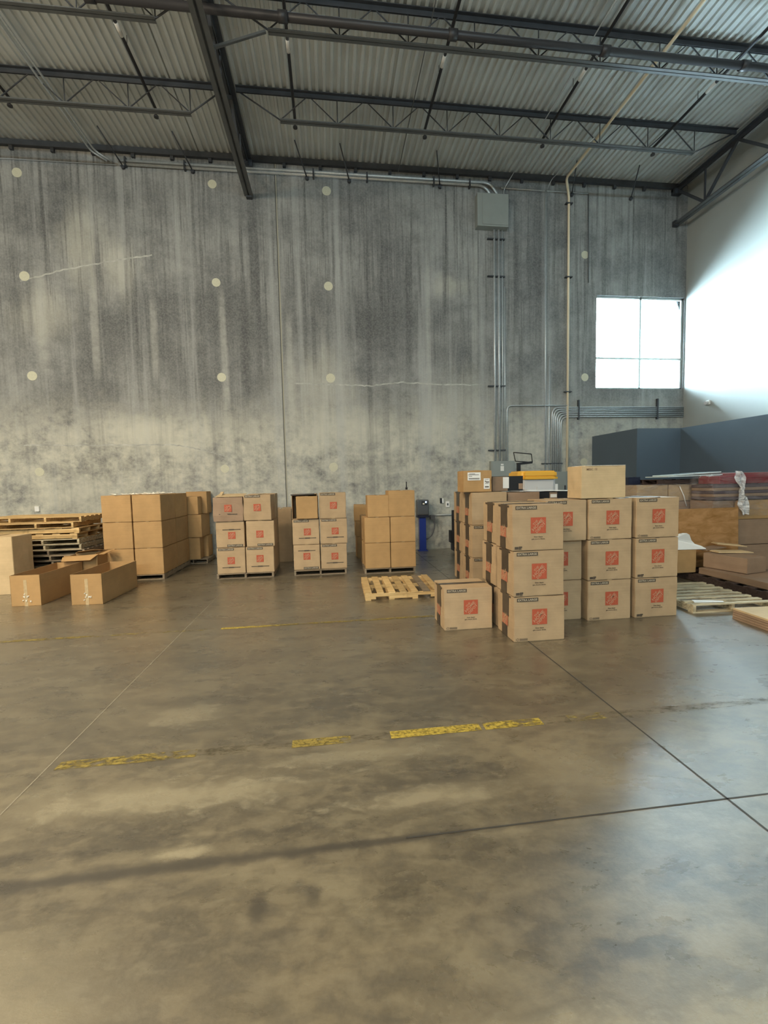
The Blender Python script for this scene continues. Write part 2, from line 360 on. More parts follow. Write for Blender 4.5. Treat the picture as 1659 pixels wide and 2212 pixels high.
for x0, x1, p in [(-6.0, -3.1, Pd), (-3.1, -1.55, Pb), (-1.5, -.75, Pa), (-.75, 1.4, Pd)]:
    line('painted_line', x0, x1, 5.93, 6.0, p, .002)
line('painted_line', -2.3, 1.9, 8.74, 8.80, Pb, .002)

# back wall with window opening
wx0, wx1, wz0, wz1 = 7.80, XR-.02, 4.52, 7.17
b = MB(); b.box(XL, wx0, YB, YB+.25, -.1, ZC+.4); b.box(wx0, XR+.3, YB, YB+.25, -.1, wz0); b.box(wx0, XR+.3, YB, YB+.25, wz1, ZC+.4)
b.box(wx1, XR+.3, YB, YB+.25, wz0, wz1)
wall = struct('wall_back', b, M['wall'])
struct('wall_right', MB().box(XR, XR+.25, YF, YB, -.1, ZC+.4), M['white'])
struct('wall_left', MB().box(XL-.25, XL, YF, YB, -.1, ZC+.4), M['white'])
b = MB(); b.box(XL, XR, YF-.25, YF, -.1, 6.95); b.box(XL, XR, YF-.25, YF, 7.4, ZC+.4)
xs_ = [XL, -11.2, -7.8, -6.2, -2.8, -1.2, 2.2, 3.8, 7.2, XR]
for i in range(0, len(xs_), 2): b.box(xs_[i], xs_[i+1], YF-.25, YF, 6.95, 7.4)
struct('wall_front', b, M['white'])
for i, x in enumerate((-9.5, -4.5, .5, 5.5)):  # unseen windows, added to bring daylight to ceiling and back wall
    f = MB().box(x-1.7, x-1.64, YF-.15, YF-.08, 6.95, 7.4).box(x+1.64, x+1.7, YF-.15, YF-.08, 6.95, 7.4).box(x-.03, x+.03, YF-.15, YF-.08, 6.95, 7.4)
    f.box(x-1.7, x+1.7, YF-.15, YF-.08, 6.95, 6.99).box(x-1.7, x+1.7, YF-.15, YF-.08, 7.34, 7.4)
    f = struct('window_%d' % (i+2), f, M['alum']); MB().box(x-1.64, x+1.64, YF-.12, YF-.114, 6.99, 7.34).build('pane', M['glass'], f)
# window
win = tag(empty('window_1', (9.2, YB+.1, wz0)), kind='structure')
f = MB()
for a in [(wx0, wx1, wz0, wz0+.05), (wx0, wx1, wz1-.05, wz1)]: f.box(a[0], a[1], YB+.08, YB+.15, a[2], a[3])
for a in [(wx0, wx0+.05), (wx1-.05, wx1), (9.205, 9.265)]: f.box(a[0], a[1], YB+.08, YB+.15, wz0, wz1)
f.box(wx0, wx1, YB+.07, YB+.15, 5.38, 5.44)
o = f.build('window_frame', M['alum'], win); o.matrix_parent_inverse = Matrix.Translation((-9.2, -(YB+.1), -wz0))
for x0, x1 in [(wx0+.05, 9.205), (9.265, wx1-.05)]:
    for z0, z1 in [(wz0+.05, 5.38), (5.44, wz1-.05)]:
        o = MB().box(x0, x1, YB+.108, YB+.114, z0, z1).build('pane', M['glass'], win); o.matrix_parent_inverse = Matrix.Translation((-9.2, -(YB+.1), -wz0))
# grout plugs in the wall
for x in (-7.28, -2.74, .13, 7.44, -11.8, -16.3):
    for z in (9.6, 7.17, 4.76, 2.37):
        if x == 7.44: z = {9.6: 8.27, 7.17: 4.84, 4.76: 2.39}.get(z)
        if z is None or (z > 5 and x == 7.44 and z < 8): continue
        bb = MB(); r = bmesh.ops.create_circle(bb.bm, cap_ends=True, segments=20, radius=.115 + random.uniform(-.008, .008))
        ex = bmesh.ops.extrude_face_region(bb.bm, geom=bb.bm.faces[:]); bmesh.ops.translate(bb.bm, verts=[v for v in ex['geom'] if isinstance(v, bmesh.types.BMVert)], vec=(0, 0, .006))
        bmesh.ops.transform(bb.bm, matrix=Matrix.Translation((x+random.uniform(-.02, .02), YB, z)) @ Matrix.Rotation(PI/2, 4, 'X'), verts=bb.bm.verts)
        bb.build('wall_plug', M['plug'], wall)
# panel joint, form-line joint
MB().box(-1.165, -1.135, YB-.006, YB, 0, ZC).build('panel_joint', M['wjoint'], wall)
MB().box(-1.185, -1.167, YB-.004, YB, 0, ZC).build('panel_joint', M['wdark'], wall)
# hairline cracks as thin patched lines
def crack(pts, w):
    bb = MB(); rnd = random.Random(3); P = []
    for (xa, za), (xb, zb) in zip(pts, pts[1:]):
        for k in range(12): t = k/12; P.append((xa+(xb-xa)*t, za+(zb-za)*t + rnd.uniform(-.015, .015)))
    for (xa, za), (xb, zb) in zip(P, P[1:]):
        bb.quad([(xa, YB-.003, za-w), (xb, YB-.003, zb-w), (xb, YB-.003, zb+w), (xa, YB-.003, za+w)])
    return bb.build('sealed_crack', M['crack'], wall)
M['crack'] = plain('crack_filler', (.40, .395, .36), .7, 0, .3, 6)
crack([(-.95, 4.62), (.5, 4.58), (1.2, 4.56), (2.1, 4.66), (3.3, 4.60), (4.5, 4.6)], .018)
crack([(-7.6, 3.05), (-5.2, 3.02), (-4.0, 3.02), (-3.2, 2.85), (-2.7, 2.7)], .016)
crack([(-7.4, 7.05), (-6.4, 7.35), (-5.3, 7.6), (-4.2, 7.8)], .018)

# roof deck: corrugated sheet
b = MB(); bm = b.bm; pitch = .1524; n = int((XR-XL)/pitch)+1
prof = []
for i in range(n):
    x = XL + i*pitch
    prof += [(x, 0), (x+.045, 0), (x+.062, .038), (x+.130, .038), (x+pitch-.004, 0)]
va = [bm.verts.new((x, YF, ZC+z)) for x, z in prof]; vb = [bm.verts.new((x, YB, ZC+z)) for x, z in prof]
for i in range(len(prof)-1): bm.faces.new((va[i], va[i+1], vb[i+1], vb[i]))
ceil = struct('ceiling', b, M['deck'])
struct('ceiling_cover', MB().box(XL-.3, XR+.3, YF-.3, YB+.3, ZC+.12, ZC+.2), M['steel'])  # unseen slab above the corrugated deck, closing the roof
bpy.data.objects['ceiling_cover'].name = 'trim_1'
for i in range(5):
    MB().box(-3.0+i*4.6, -2.93+i*4.6, YF, YB, ZC-.004, ZC+.002).build('lap_seam', M['deck'], ceil)

# ledger angle on the wall
led_ = tag(MB().box(XL, XR-.3, YB-.09, YB-.002, ZC-.13, ZC-.002).build('trim_2', M['steel']), kind='structure')
for i in range(20):
    MB().box(-7.4+i*.92, -7.32+i*.92, YB-.07, YB-.002, ZC-.22, ZC-.13).build('ledger_clip', M['steel'], led_)

# low dark-grey partition (right)
b = MB(); b.box(8.9, XR-.001, YF, 10.2, 0, 3.13); 
lw = MB(); lw.box(8.9, 9.05, -6, 10.2, 0, 3.13); lw.box(7.7, 9.05, 10.2, 10.35, 0, 3.13); lw.box(7.7, 7.85, 10.35, YB, 0, 3.13)
b.bm.free()
struct('wall_partition', lw, M['grey'])

# ------------------------------------------------------------------ roof steel
def girder(X, zt, zb, y0, y1, lab):
    g = tag(empty('joist_girder', (X, y1, zt)), lab, 'roof girder', None)
    T = Matrix.Translation((-X, -y1, -zt))
    def part(nm, mb, mat): o = mb.build(nm, mat, g); o.matrix_parent_inverse = T; return o
    q = MB()
    for s in (-1, 1):
        q.box(X+s*.06-.05, X+s*.06+.05, y0, y1, zt-.012, zt); q.box(X+s*.015-.006, X+s*.015+.006, y0, y1, zt-.10, zt)
    part('top_chord', q, M['steel'])
    q = MB()
    for s in (-1, 1):
        q.box(X+s*.062-.048, X+s*.062+.048, y0, y1-.08, zb, zb+.012); q.box(X+s*.016-.006, X+s*.016+.006, y0, y1-.08, zb, zb+.10)
    part('bottom_chord', q, M['steel2'])
    y = y1-.15; up = True; k = 0; ys = [y1-.1]; 
    while ys[-1] > y0: ys.append(ys[-1]-.94)
    for i in range(len(ys)-1):
        za, zb_ = (zt-.05, zb+.05) if i % 2 == 0 else (zb+.05, zt-.05)
        part('web_member', MB().bar((X, ys[i], za), (X, ys[i+1], zb_), .06, .06), M['steel'])
        if i % 2 == 1: part('web_member', MB().bar((X, ys[i], zb+.05), (X, ys[i], zt-.05), .035, .035), M['steel'])
    part('bearing_seat', MB().box(X-.12, X+.12, y1-.14, y1, zt-.16, zt-.01), M['steel'])
    part('wall_seat', MB().box(X-.07, X+.07, y1-.12, y1, zb-.03, zb+.12), M['steel'])
    return g
girder(-1.83, ZC-.14, 9.30, -6, YB-.002, 'grey steel truss girder meeting the concrete wall left of centre')
girder(10.20, ZC-.14, 9.18, -6, YB-.002, 'dark steel truss girder running along the white wall at the right')
def joist(Y, x0, x1, bx0, bx1, lab):
    g = tag(empty('bar_joist', ((x0+x1)/2, Y, ZC)), lab, 'roof joist', 'steel joists under the roof deck')
    T = Matrix.Translation((-(x0+x1)/2, -Y, -ZC))
    def part(nm, mb, mat): o = mb.build(nm, mat, g); o.matrix_parent_inverse = T; return o
    q = MB()
    for s in (-1, 1):
        q.box(x0, x1, Y+s*.04-.032, Y+s*.04+.032, ZC-.014, ZC-.003); q.box(x0, x1, Y+s*.011-.004, Y+s*.011+.004, ZC-.10, ZC-.003)
    part('top_chord', q, M['steel'])
    zb = 9.70; q = MB()
    for s in (-1, 1):
        q.box(bx0, bx1, Y+s*.034-.026, Y+s*.034+.026, zb, zb+.008); q.box(bx0, bx1, Y+s*.01-.004, Y+s*.01+.004, zb, zb+.06)
    part('bottom_chord', q, M['steel2'])
    x = bx0; st = 1.28; q = MB(); n_ = int((bx1-bx0)/st)+1; st = (bx1-bx0)/n_
    for i in range(n_):
        a = bx0+i*st; q.tube([(a, Y, zb+.03), (a+st/2, Y, ZC-.05), (a+st, Y, zb+.03)], .013, 6)
        q.tube([(a+st, Y, zb+.03), (a+st, Y, ZC-.05)], .011, 6)
    part('web_rod', q, M['steel'])
    part('end_rod', MB().tube([(x0+.02, Y, ZC-.06), (bx0, Y, zb+.03)], .016, 6), M['steel'])
    part('end_rod', MB().tube([(x1-.02, Y, ZC-.06), (bx1, Y, zb+.03)], .016, 6), M['steel'])
JY = [10.1, 8.22, 6.34, 4.46, 2.58, .7, -1.2]
ordn = ['nearest the concrete wall', 'second from the concrete wall', 'third from the concrete wall']
for i, Y in enumerate(JY[:3]):
    joist(Y, -1.72, 10.12, -.82, 9.0, 'steel bar joist right of the truss girder, '+ordn[i])
    joist(Y, -12.0, -1.94, -11.2, -2.66, 'steel bar joist left of the truss girder, '+ordn[i])
for sgn, lab in ((1, 'right'), (-1, 'left')):
    pass
tag(MB().bar((-.86, 8.22, 9.70), (-1.74, 8.22, 9.36), .04, .04).build('knee_brace', M['steel2']), 'short diagonal steel brace tying a joist to the truss girder', 'brace')

# sprinkler main and branch lines
sm = empty('sprinkler_main', (3.5, 8.05, 9.80)); tag(sm, 'thick dark sprinkler main pipe crossing under the roof joists', 'pipe')
T = Matrix.Translation((-3.5, -8.05, -9.80))
o = MB().tube([(-3.65, 8.05, 9.80), (10.15, 8.05, 9.80)], .066, 14).build('pipe_run', M['pipe'], sm); o.matrix_parent_inverse = T
for x in (-3.6, -.55, 2.4, 5.3, 8.2):
    o = MB().tube([(x-.08, 8.05, 9.80), (x+.08, 8.05, 9.80)], .085, 14).build('coupling', M['pipe'], sm); o.matrix_parent_inverse = T
for i, x in enumerate([-3.5, -.53, 2.45, 5.35, 8.26, -6.4]):
    bl = tag(empty('sprinkler_branch', (x, 6, 10.1)), ['leftmost but one dark sprinkler branch pipe, left of the truss girder', 'dark sprinkler branch pipe just right of the truss girder',
        'dark sprinkler branch pipe above the middle of the concrete wall', 'dark sprinkler branch pipe left of the cream pipe under the roof', 'dark sprinkler branch pipe right of the cream pipe, nearest the right truss',
        'leftmost dark sprinkler branch pipe under the roof'][i], 'sprinkler pipe', 'sprinkler branch pipes')
    T = Matrix.Translation((-x, -6, -10.1))
    for nm, mb, mt in [('pipe_run', MB().tube([(x, -2, 10.1), (x, 10.62, 10.1)], .030, 10), M['pipe']),
                       ('sleeve', MB().tube([(x, 8.74, 10.1), (x, 8.98, 10.1)], .036, 10), M['paper']),
                       ('sprinkler_head', MB().tube([(x, 10.55, 10.1), (x, 10.55, 9.93)], .014, 8).tube([(x, 10.55, 9.96), (x, 10.55, 9.93)], .05, 10), M['pipe']),
                       ('hanger_rod', MB().tube([(x, 9.2, 10.1), (x, 9.2, ZC)], .006, 6), M['pipe'])]:
        o = mb.build(nm, mt, bl); o.matrix_parent_inverse = T

def pipeobj(name, paths, r, mat, lab, cat, fil=.15, n=10, clamps=(), cm=None, nm='pipe_run'):
    """one run of pipes; every tube a part"""
    base = Vector(paths[0][0]); e = tag(empty(name, base), lab, cat); T = Matrix.Translation(-base)
    for p in paths:
        o = MB().tube(p, r, n, fil).build(nm, mat, e); o.matrix_parent_inverse = T
    for c in clamps:
        o = MB().box(*c).build('clamp', cm or M['steel'], e); o.matrix_parent_inverse = T
    return e
YW = YB-.05
# cream pipe
pipeobj('cream_pipe', [[(6.65, -3, 10.08), (6.65, 11.75, 10.08), (6.90, YW, 9.80), (6.90, YW, .9)]], .032, M['cream'], 'cream pipe crossing the roof and dropping down the concrete wall', 'pipe', .10, 12,
        [(6.80, 7.0, YB-.10, YB, z, z+.025) for z in (9.6, 7.6, 4.4, 1.55)])
# twin conduits left ceiling -> wall
pipeobj('twin_conduit', [[(-5.50+d, -3, 10.08), (-5.50+d, 11.9, 10.08), (-5.20+d, YB-.06, 9.96)] for d in (0, .10)], .022, M['conduit'], 'pair of bright conduits under the roof at far left', 'conduit', .12, 8)
# wall rack conduits
pipeobj('wall_conduit_run', [[(-4.95, YB-.05, 10.00), (4.62, YB-.05, 10.03), (4.87, YB-.05, 9.62)], [(-4.95, YB-.05, 9.92), (4.45, YB-.05, 9.95), (4.68, YB-.05, 9.62)]], .033, M['conduit'],
        'two horizontal conduits along the top of the concrete wall bending into a grey box', 'conduit', .42, 10,
        [(x, x+.04, YB-.1, YB, 9.86, 10.08) for x in (-4.8, -3.4, -.2, 1.2, 3.0, 4.0)])
for x in (-4.85, -3.2, -.35, .75, 3.2, 7.0, 8.8):
    e = tag(MB().tube([(x-.25, 11.4, ZC-.02), (x, YB-.03, 9.88)], .016, 6).tube([(x, YB-.06, 9.88), (x, YB, 9.86)], .05, 8).build('sway_brace', M['steel']),
            'thin dark diagonal brace rod from roof to the concrete wall', 'brace', 'diagonal brace rods at the top of the wall')
tag(MB().tube([(-20, YB-.03, 9.84), (-5.0, YB-.03, 9.90)], .010, 6).build('wall_wire', M['wire']), 'thin bright wire along the top of the wall at far left', 'wire')
tag(MB().tube([(4.93, YB-.03, 9.93), (7.5, YB-.03, 9.93)], .014, 6).build('thin_conduit', M['conduit']), 'thin bright horizontal conduit right of the grey box on the upper wall', 'conduit')
pipeobj('thin_ceiling_conduit', [[(5.13, 2, 10.1), (5.13, 11.9, 10.1), (5.0, YB-.04, 9.9), (5.0, YB-.04, 9.6)]], .012, M['wire'], 'thin bright conduit under the roof left of the cream pipe', 'conduit', .1, 6)
pipeobj('thin_ceiling_conduit', [[(2.05, 6, 10.12), (2.05, 12.0, 10.12)]], .010, M['steel2'], 'thin grey conduit under the middle of the roof', 'conduit', .1, 6)
pipeobj('thin_ceiling_conduit', [[(6.28, 9.9, 9.72), (6.28, 11.85, 10.1), (6.23, YB-.04, 9.9)]], .010, M['wire'], 'short thin conduit under the roof right above the tall slim conduit', 'conduit', .1, 6)
# junction box high on the wall
jb = tag(empty('junction_box', (4.62, YB, 8.8)), 'large grey junction box high on the concrete wall', 'junction box')
for nm, a, mt in [('enclosure', (-.44, .44, -.22, 0, 0, .86), M['elec']), ('cover', (-.30, .43, -.235, -.22, .04, .84), M['elec'])]:
    MB().box(*a, bev=.008).build(nm, mt, jb)
# vertical conduits down to the panel
pipeobj('vertical_conduits', [[(x, YB-.05, 8.82), (x, YB-.05, 2.42)] for x in (4.71, 4.84)], .030, M['conduit'], 'pair of thick vertical conduits from the grey junction box down to the panel', 'conduit', 0, 10,
        [(4.52, 5.02, YB-.07, YB, z, z+.03) for z in (8.55, 7.55, 4.55, 2.75)])
pipeobj('slim_conduits', [[(x, YB-.04, z), (x, YB-.04, 2.4)] for x, z in ((4.95, 8.8), (5.01, 7.3))], .016, M['conduit'], 'pair of slim vertical conduits beside the two thick ones', 'conduit', 0, 8)
pipeobj('tall_slim_conduit', [[(6.22, YB-.04, 9.94), (6.22, YB-.04, 1.6)], [(6.34, YB-.035, 5.4), (6.34, YB-.035, 1.6)]], .020, M['conduit'], 'slim vertical conduit left of the cream pipe', 'conduit', 0, 8,
        [(6.12, 6.75, YB-.06, YB, z, z+.025) for z in (2.35,)])
pipeobj('short_drop_conduit', [[(7.5, YB-.03, 9.9), (7.52, YB-.03, 7.5)]], .014, M['steel2'], 'short dark drop conduit high up right of the cream pipe', 'conduit', 0, 8)
# bundle
pth = []
for k in range(6):
    z = 3.97-k*.054; x = 6.43+k*.054
    pth.append([(XR-.03, YB-.04, z), (x, YB-.04, z), (x, YB-.04, 2.1)])
pipeobj('conduit_bundle', pth, .021, M['conduit'], 'bundle of parallel conduits bending from under the window down the wall', 'conduit', .22, 8,
        [(7.22, 7.26, YB-.075, YB, 3.62, 4.18), (9.72, 9.76, YB-.075, YB, 3.62, 4.22)])
pipeobj('single_bend_conduit', [[(6.9, YB-.06, 4.02), (5.07, YB-.04, 4.02), (5.07, YB-.04, 2.45)]], .017, M['conduit'], 'single slim conduit running left from the bundle and bending down', 'conduit', .16, 8)
# panels
pn = tag(empty('breaker_box', (4.92, YB, 1.35)), 'grey electrical panel on the wall with white stickers above the boxes', 'electrical panel')
for nm, a, mt in [('enclosure', (-.37, .33, -.16, 0, 0, 1.1), M['elec']), ('door', (-.33, .29, -.172, -.16, .05, 1.05), M['elec']), ('sticker', (-.1, -.0, -.175, -.172, .82, .96), M['paper']), ('sticker', (-.09, -.01, -.175, -.172, .98, 1.02), M['paper'])]:
    MB().box(*a).build(nm, mt, pn)
pn = tag(empty('electrical_cabinet', (6.62, YB, 1.2)), 'second grey electrical cabinet on the wall behind the yellow lid', 'electrical cabinet')
for nm, a, mt in [('enclosure', (-.3, .2, -.2, 0, 0, .92), M['elec']), ('door', (-.27, .17, -.212, -.2, .04, .88), M['elec']), ('handle', (.1, .13, -.24, -.212, .4, .52), M['steel'])]:
    MB().box(*a).build(nm, mt, pn)
ot = tag(empty('wall_outlet', (3.14, YB, 1.3)), 'white outlet box with black plug on the wall right of the blue post', 'outlet')
MB().box(-.05, .0, -.05, 0, 0, .14).build('plug', M['black'], ot); MB().box(.0, .05, -.04, 0, 0, .13).build('box', M['paper'], ot)
ot = tag(empty('wall_switch', (3.30, YB, 1.18)), 'white switch plate on the wall next to the outlet', 'switch')
MB().box(-.04, .06, -.03, 0, 0, .16).build('plate', M['paper'], ot); MB().box(-.01, .03, -.04, -.03, .05, .11).build('toggle', M['dgrey'], ot)
ot = tag(MB().box(-.05, .05, -.05, 0, 0, .13).build('wall_outlet_box', M['paper'], None, (-7.38, YB, 1.37)), 'small white outlet box on the wall above the pallet pile', 'outlet')
pipeobj('low_wall_conduit', [[(2.86, YB-.03, .96), (3.55, YB-.03, .96)]], .02, M['conduit'], 'short horizontal conduit low on the wall right of the blue post', 'conduit', 0, 8)
# wall alarm on the white wall
al = tag(empty('security_sensor', (XR, 11.2, 3.95)), 'small white sensor on the white wall above the grey partition', 'sensor')
MB().box(-.05, 0, -.06, .06, -.06, .06, bev=.01).build('housing', M['paper'], al); MB().tube([(-.05, 0, 0), (-.14, -.03, -.02)], .045, 10).build('lens', M['bin'], al)

# ------------------------------------------------------------------ text meshes
_tx = {}
def text_bm(s, w, h, extr=.0006):
    """flat lettering in the XZ plane (facing -Y), centred, fitted to w x h"""
    if s not in _tx:
        cu = bpy.data.curves.new('lettering', 'FONT'); cu.body = s; cu.size = 1; cu.align_x = 'CENTER'; cu.resolution_u = 2
        cu.offset = .02
        ob = bpy.data.objects.new('tmp', cu); COL.objects.link(ob)
        dg = bpy.context.evaluated_depsgraph_get(); me = bpy.data.meshes.new_from_object(ob.evaluated_get(dg))
        bpy.data.objects.remove(ob); bpy.data.curves.remove(cu); _tx[s] = me
    bm = bmesh.new(); bm.from_mesh(_tx[s])
    xs = [v.co.x for v in bm.verts]; ys = [v.co.y for v in bm.verts]
    x0, x1, y0, y1 = min(xs), max(xs), min(ys), max(ys)
    for v in bm.verts: v.co = Vector(((v.co.x-(x0+x1)/2)*w/(x1-x0), 0, (v.co.y-(y0+y1)/2)*h/(y1-y0)))
    return bm
def add_bm(mb, bm, Mx, mi):
    me = bpy.data.meshes.new('t'); bm.transform(Mx); bm.to_mesh(me); bm.free()
    n0 = len(mb.bm.faces); mb.bm.from_mesh(me); mb.bm.faces.ensure_lookup_table()
    for f_ in mb.bm.faces[n0:]: f_.material_index = mi
    bpy.data.meshes.remove(me)
def make_logo_mesh(s, mats):
    mb = MB(); mb.quad([(-s/2, 0, -s/2), (s/2, 0, -s/2), (s/2, 0, s/2), (-s/2, 0, s/2)])
    for tx, w, h, u, v in [('THE', .40*s, .13*s, -.02*s, .27*s), ('HOME', .92*s, .21*s, -.02*s, .06*s), ('DEPOT', .82*s, .19*s, .0, -.19*s)]:
        Rm = Matrix.Rotation(-PI/4, 4, 'Y'); T = Matrix.Translation((0, -.0008, 0)) @ Rm @ Matrix.Translation((u, 0, v))
        add_bm(mb, text_bm(tx, w, h), T, 1)
    o = mb.build('logo_print', mats); me = o.data; bpy.data.objects.remove(o); return me
def fix_normals_front(me): pass
LOGO = make_logo_mesh(.185, [M['orange'], M['letter']]); LOGOF = make_logo_mesh(.17, [M['orangef'], M['kraft']])
def slogan_mesh():
    mb = MB(); add_bm(mb, text_bm('How doers', .105, .018), Matrix.Translation((0, 0, .012)), 0); add_bm(mb, text_bm('get more done.', .165, .020), Matrix.Translation((0, 0, -.015)), 0)
    o = mb.build('slogan', M['ink']); me = o.data; bpy.data.objects.remove(o); return me
SLOG = slogan_mesh()
def band_mesh():
    mb = MB(); mb.quad([(-.13, 0, -.021), (.13, 0, -.021), (.13, 0, .021), (-.13, 0, .021)]); add_bm(mb, text_bm('EXTRA LARGE', .235, .024), Matrix.Translation((0, -.0008, 0)), 1)
    o = mb.build('size_band', [M['ink'], M['inkl']]); me = o.data; bpy.data.objects.remove(o); return me
BAND = band_mesh()
def recycle_mesh():
    mb = MB()
    for k in range(3):
        a0 = k*2*PI/3+.2
        for j in range(4):
            a, b_ = a0+j*.42, a0+(j+1)*.42
            mb.quad([(-.06+.016*math.cos(a), 0, .016*math.sin(a)), (-.06+.016*math.cos(b_), 0, .016*math.sin(b_)), (-.06+.011*math.cos(b_), 0, .011*math.sin(b_)), (-.06+.011*math.cos(a), 0, .011*math.sin(a))])
    for z in (.008, -.001, -.010): mb.quad([(-.035, 0, z-.0022), (.065, 0, z-.0022), (.065, 0, z+.0022), (-.035, 0, z+.0022)])
    o = mb.build('recycling_mark', M['ink']); me = o.data; bpy.data.objects.remove(o); return me
RECY = recycle_mesh()
def handle_mesh():
    mb = MB(); mb.quad([(-.18, 0, -.007), (.18, 0, -.007), (.18, 0, .007), (-.18, 0, .007)]); mb.quad([(-.05, -.0003, -.012), (.05, -.0003, -.012), (.05, -.0003, .012), (-.05, -.0003, .012)])
    o = mb.build('handle_slot', M['ink']); me = o.data; bpy.data.objects.remove(o); return me
HAND = handle_mesh()
def stamp_mesh():
    mb = MB()
    for (x0, x1, z0, z1) in [(-.045, .0, -.016, .014), (.004, .018, -.02, .018), (.02, .045, .0, .018), (.022, .034, -.02, .0)]: mb.quad([(x0, 0, z0), (x1, 0, z0), (x1, 0, z1), (x0, 0, z1)])
    o = mb.build('handling_mark', M['ink']); me = o.data; bpy.data.objects.remove(o); return me
STAMP = stamp_mesh()
def put(me, name, parent, loc, rz=0, ry=0, sc=None):
    o = bpy.data.objects.new(name, me); COL.objects.link(o); o.parent = parent; o.location = loc; o.rotation_euler = (0, ry, rz)
    if sc: o.scale = sc
    return o

# ------------------------------------------------------------------ cartons
def carton_bm(w, d, h, jit=.006, seam=True, bulge=.0, rnd=random):
    mb = MB(); bm = mb.bm
    bmesh.ops.create_grid(bm, x_segments=3, y_segments=3, size=.5); bm.clear()
    nx = ny = nz = 4
    r = bmesh.ops.create_cube(bm, size=1)
    bmesh.ops.subdivide_edges(bm, edges=bm.edges[:], cuts=3, use_grid_fill=True)
    for v in bm.verts:
        x, y, z = v.co
        inn = (1-4*x*x), (1-4*y*y), (1-4*z*z)
        b = bulge
        dx = math.copysign(b*inn[1]*inn[2], x) if abs(abs(x)-.5) < 1e-4 else 0
        dy = math.copysign(b*inn[0]*inn[2], y) if abs(abs(y)-.5) < 1e-4 else 0
        v.co = Vector((x*w + dx + rnd.uniform(-jit, jit)*.5*(abs(z) < .45), y*d + dy + rnd.uniform(-jit, jit)*.5*(abs(z) < .45), (z+.5)*h + (-abs(rnd.uniform(0, jit)) if z > .4 else 0)))
    es = [e for e in bm.edges if len(e.link_faces) == 2 and e.calc_face_angle(0) > .8]
    bmesh.ops.bevel(bm, geom=es, offset=.006, segments=2, affect='EDGES')
    for f_ in bm.faces: f_.smooth = False
    return mb
def carton(x0, y0, z0, w, d, h, mat, lab, group=None, rz=0.0, name='cardboard_box', pr='hd', seam='y', logo=(0, .02), band=1, low='recycle', slot=None, side=None, tape='clear', jit=.006, bulge=.003, ry=0, rx=0, flip=False):
    """x0,y0 = front-left corner on plan; origin at base centre"""
    e = empty(name, (x0+w/2, y0+d/2, z0), rz, rx, ry); tag(e, lab, 'cardboard box', group)
    carton_bm(w, d, h, jit, bulge=bulge).build('carton', mat, e)
    fy = -d/2-.0035-bulge; 
    # closing seam + tape on the lid
    tm = M['tape'] if tape == 'dark' else M['ctape']
    if tape:
        q = MB()
        if seam == 'x': q.box(-w/2-.001, w/2+.001, -.035, .035, h-.003, h+.0035)
        else: q.box(-.03, .03, -d/2-.001, d/2+.001, h-.003, h+.0035)
        q.build('lid_tape', tm, e)
    s = -1 if flip else 1; ryf = PI if flip else 0
    zc = h/2
    if pr == 'hd':
        put(LOGO, 'logo_print', e, (logo[0], fy, zc+s*logo[1]), 0, ryf)
        put(SLOG, 'slogan', e, (logo[0], fy, zc+s*(logo[1]-.145)), 0, ryf)
    if pr == 'hdside':
        put(LOGO, 'logo_print', e, (logo[0], fy, zc+s*logo[1]), 0, ryf, (.78, 1, .78))
    if pr in ('hd', 'hdside') and band:
        bs = (1.2, 1, 1.1) if pr == 'hdside' else None
        if band == 1: put(BAND, 'size_band', e, (s*(-w/2+.165+.02*(pr == 'hdside')), fy, zc+s*(h/2-.035)), 0, ryf, bs)
        if band == 2: put(BAND, 'size_band', e, (s*(w/2-.19), fy, zc+s*(-h/2+.035)), 0, ryf, bs)
    if pr == 'hd' and low == 'recycle': put(RECY, 'recycling_mark', e, (-w/2+.10, fy, .03))
    if pr == 'hd' and low == 'stamp': put(STAMP, 'handling_mark', e, (-w/2+.07, fy, .035))
    if slot is not None: put(HAND, 'handle_slot', e, (logo[0], fy, zc+slot))
    if side == 'tape':
        xs = -w/2-.004-bulge; 
        MB().box(xs-.0005, xs+.002, -.11, .08, h*.50, h+.001).build('side_tape', M['tape'], e)
        MB().box(xs-.0005, xs+.002, -.06, .10, -0.0, h*.27).build('side_tape', M['tape'], e)
        MB().box(xs-.001, xs+.002, -.16, .15, h*.945, h*.985).build('side_tape', M['tape'], e)
        put(LOGOF, 'side_logo_print', e, (xs-.0002, 0, h*.42), -PI/2)
    return e
KR, KP = M['kraft'], M['kraft2']
rows3 = ['bottom', 'middle', 'top']
# --- front stack (nearest column)
for k in range(3):
    carton(2.075+[.02, .01, 0][k], 4.79, k*.540, .625, .50, .535, KR, 'tan moving box with orange square logo, %s of the nearest three-high column' % rows3[k], 'printed moving boxes in the front stack', rz=[-.01, .01, 0][k],
           low='recycle' if k == 0 else 'stamp', side='tape', tape='dark', seam='x', logo=(.0, .025))
for k in range(3):
    carton(2.12-[.0, .03, .01][k], 5.34, k*.540, .60, .50, .535, KR, 'moving box with dark side tape, %s of the column directly behind the nearest one' % rows3[k], 'printed moving boxes in the front stack', rz=.0, side='tape', tape='dark', seam='x')
# single box on the floor
carton(1.40, 5.33, 0, .635, .52, .545, KR, 'single tan moving box on the floor left of the nearest column', 'printed moving boxes in the front stack', rz=.0, side='tape', tape='dark', seam='x', logo=(.03, .02))
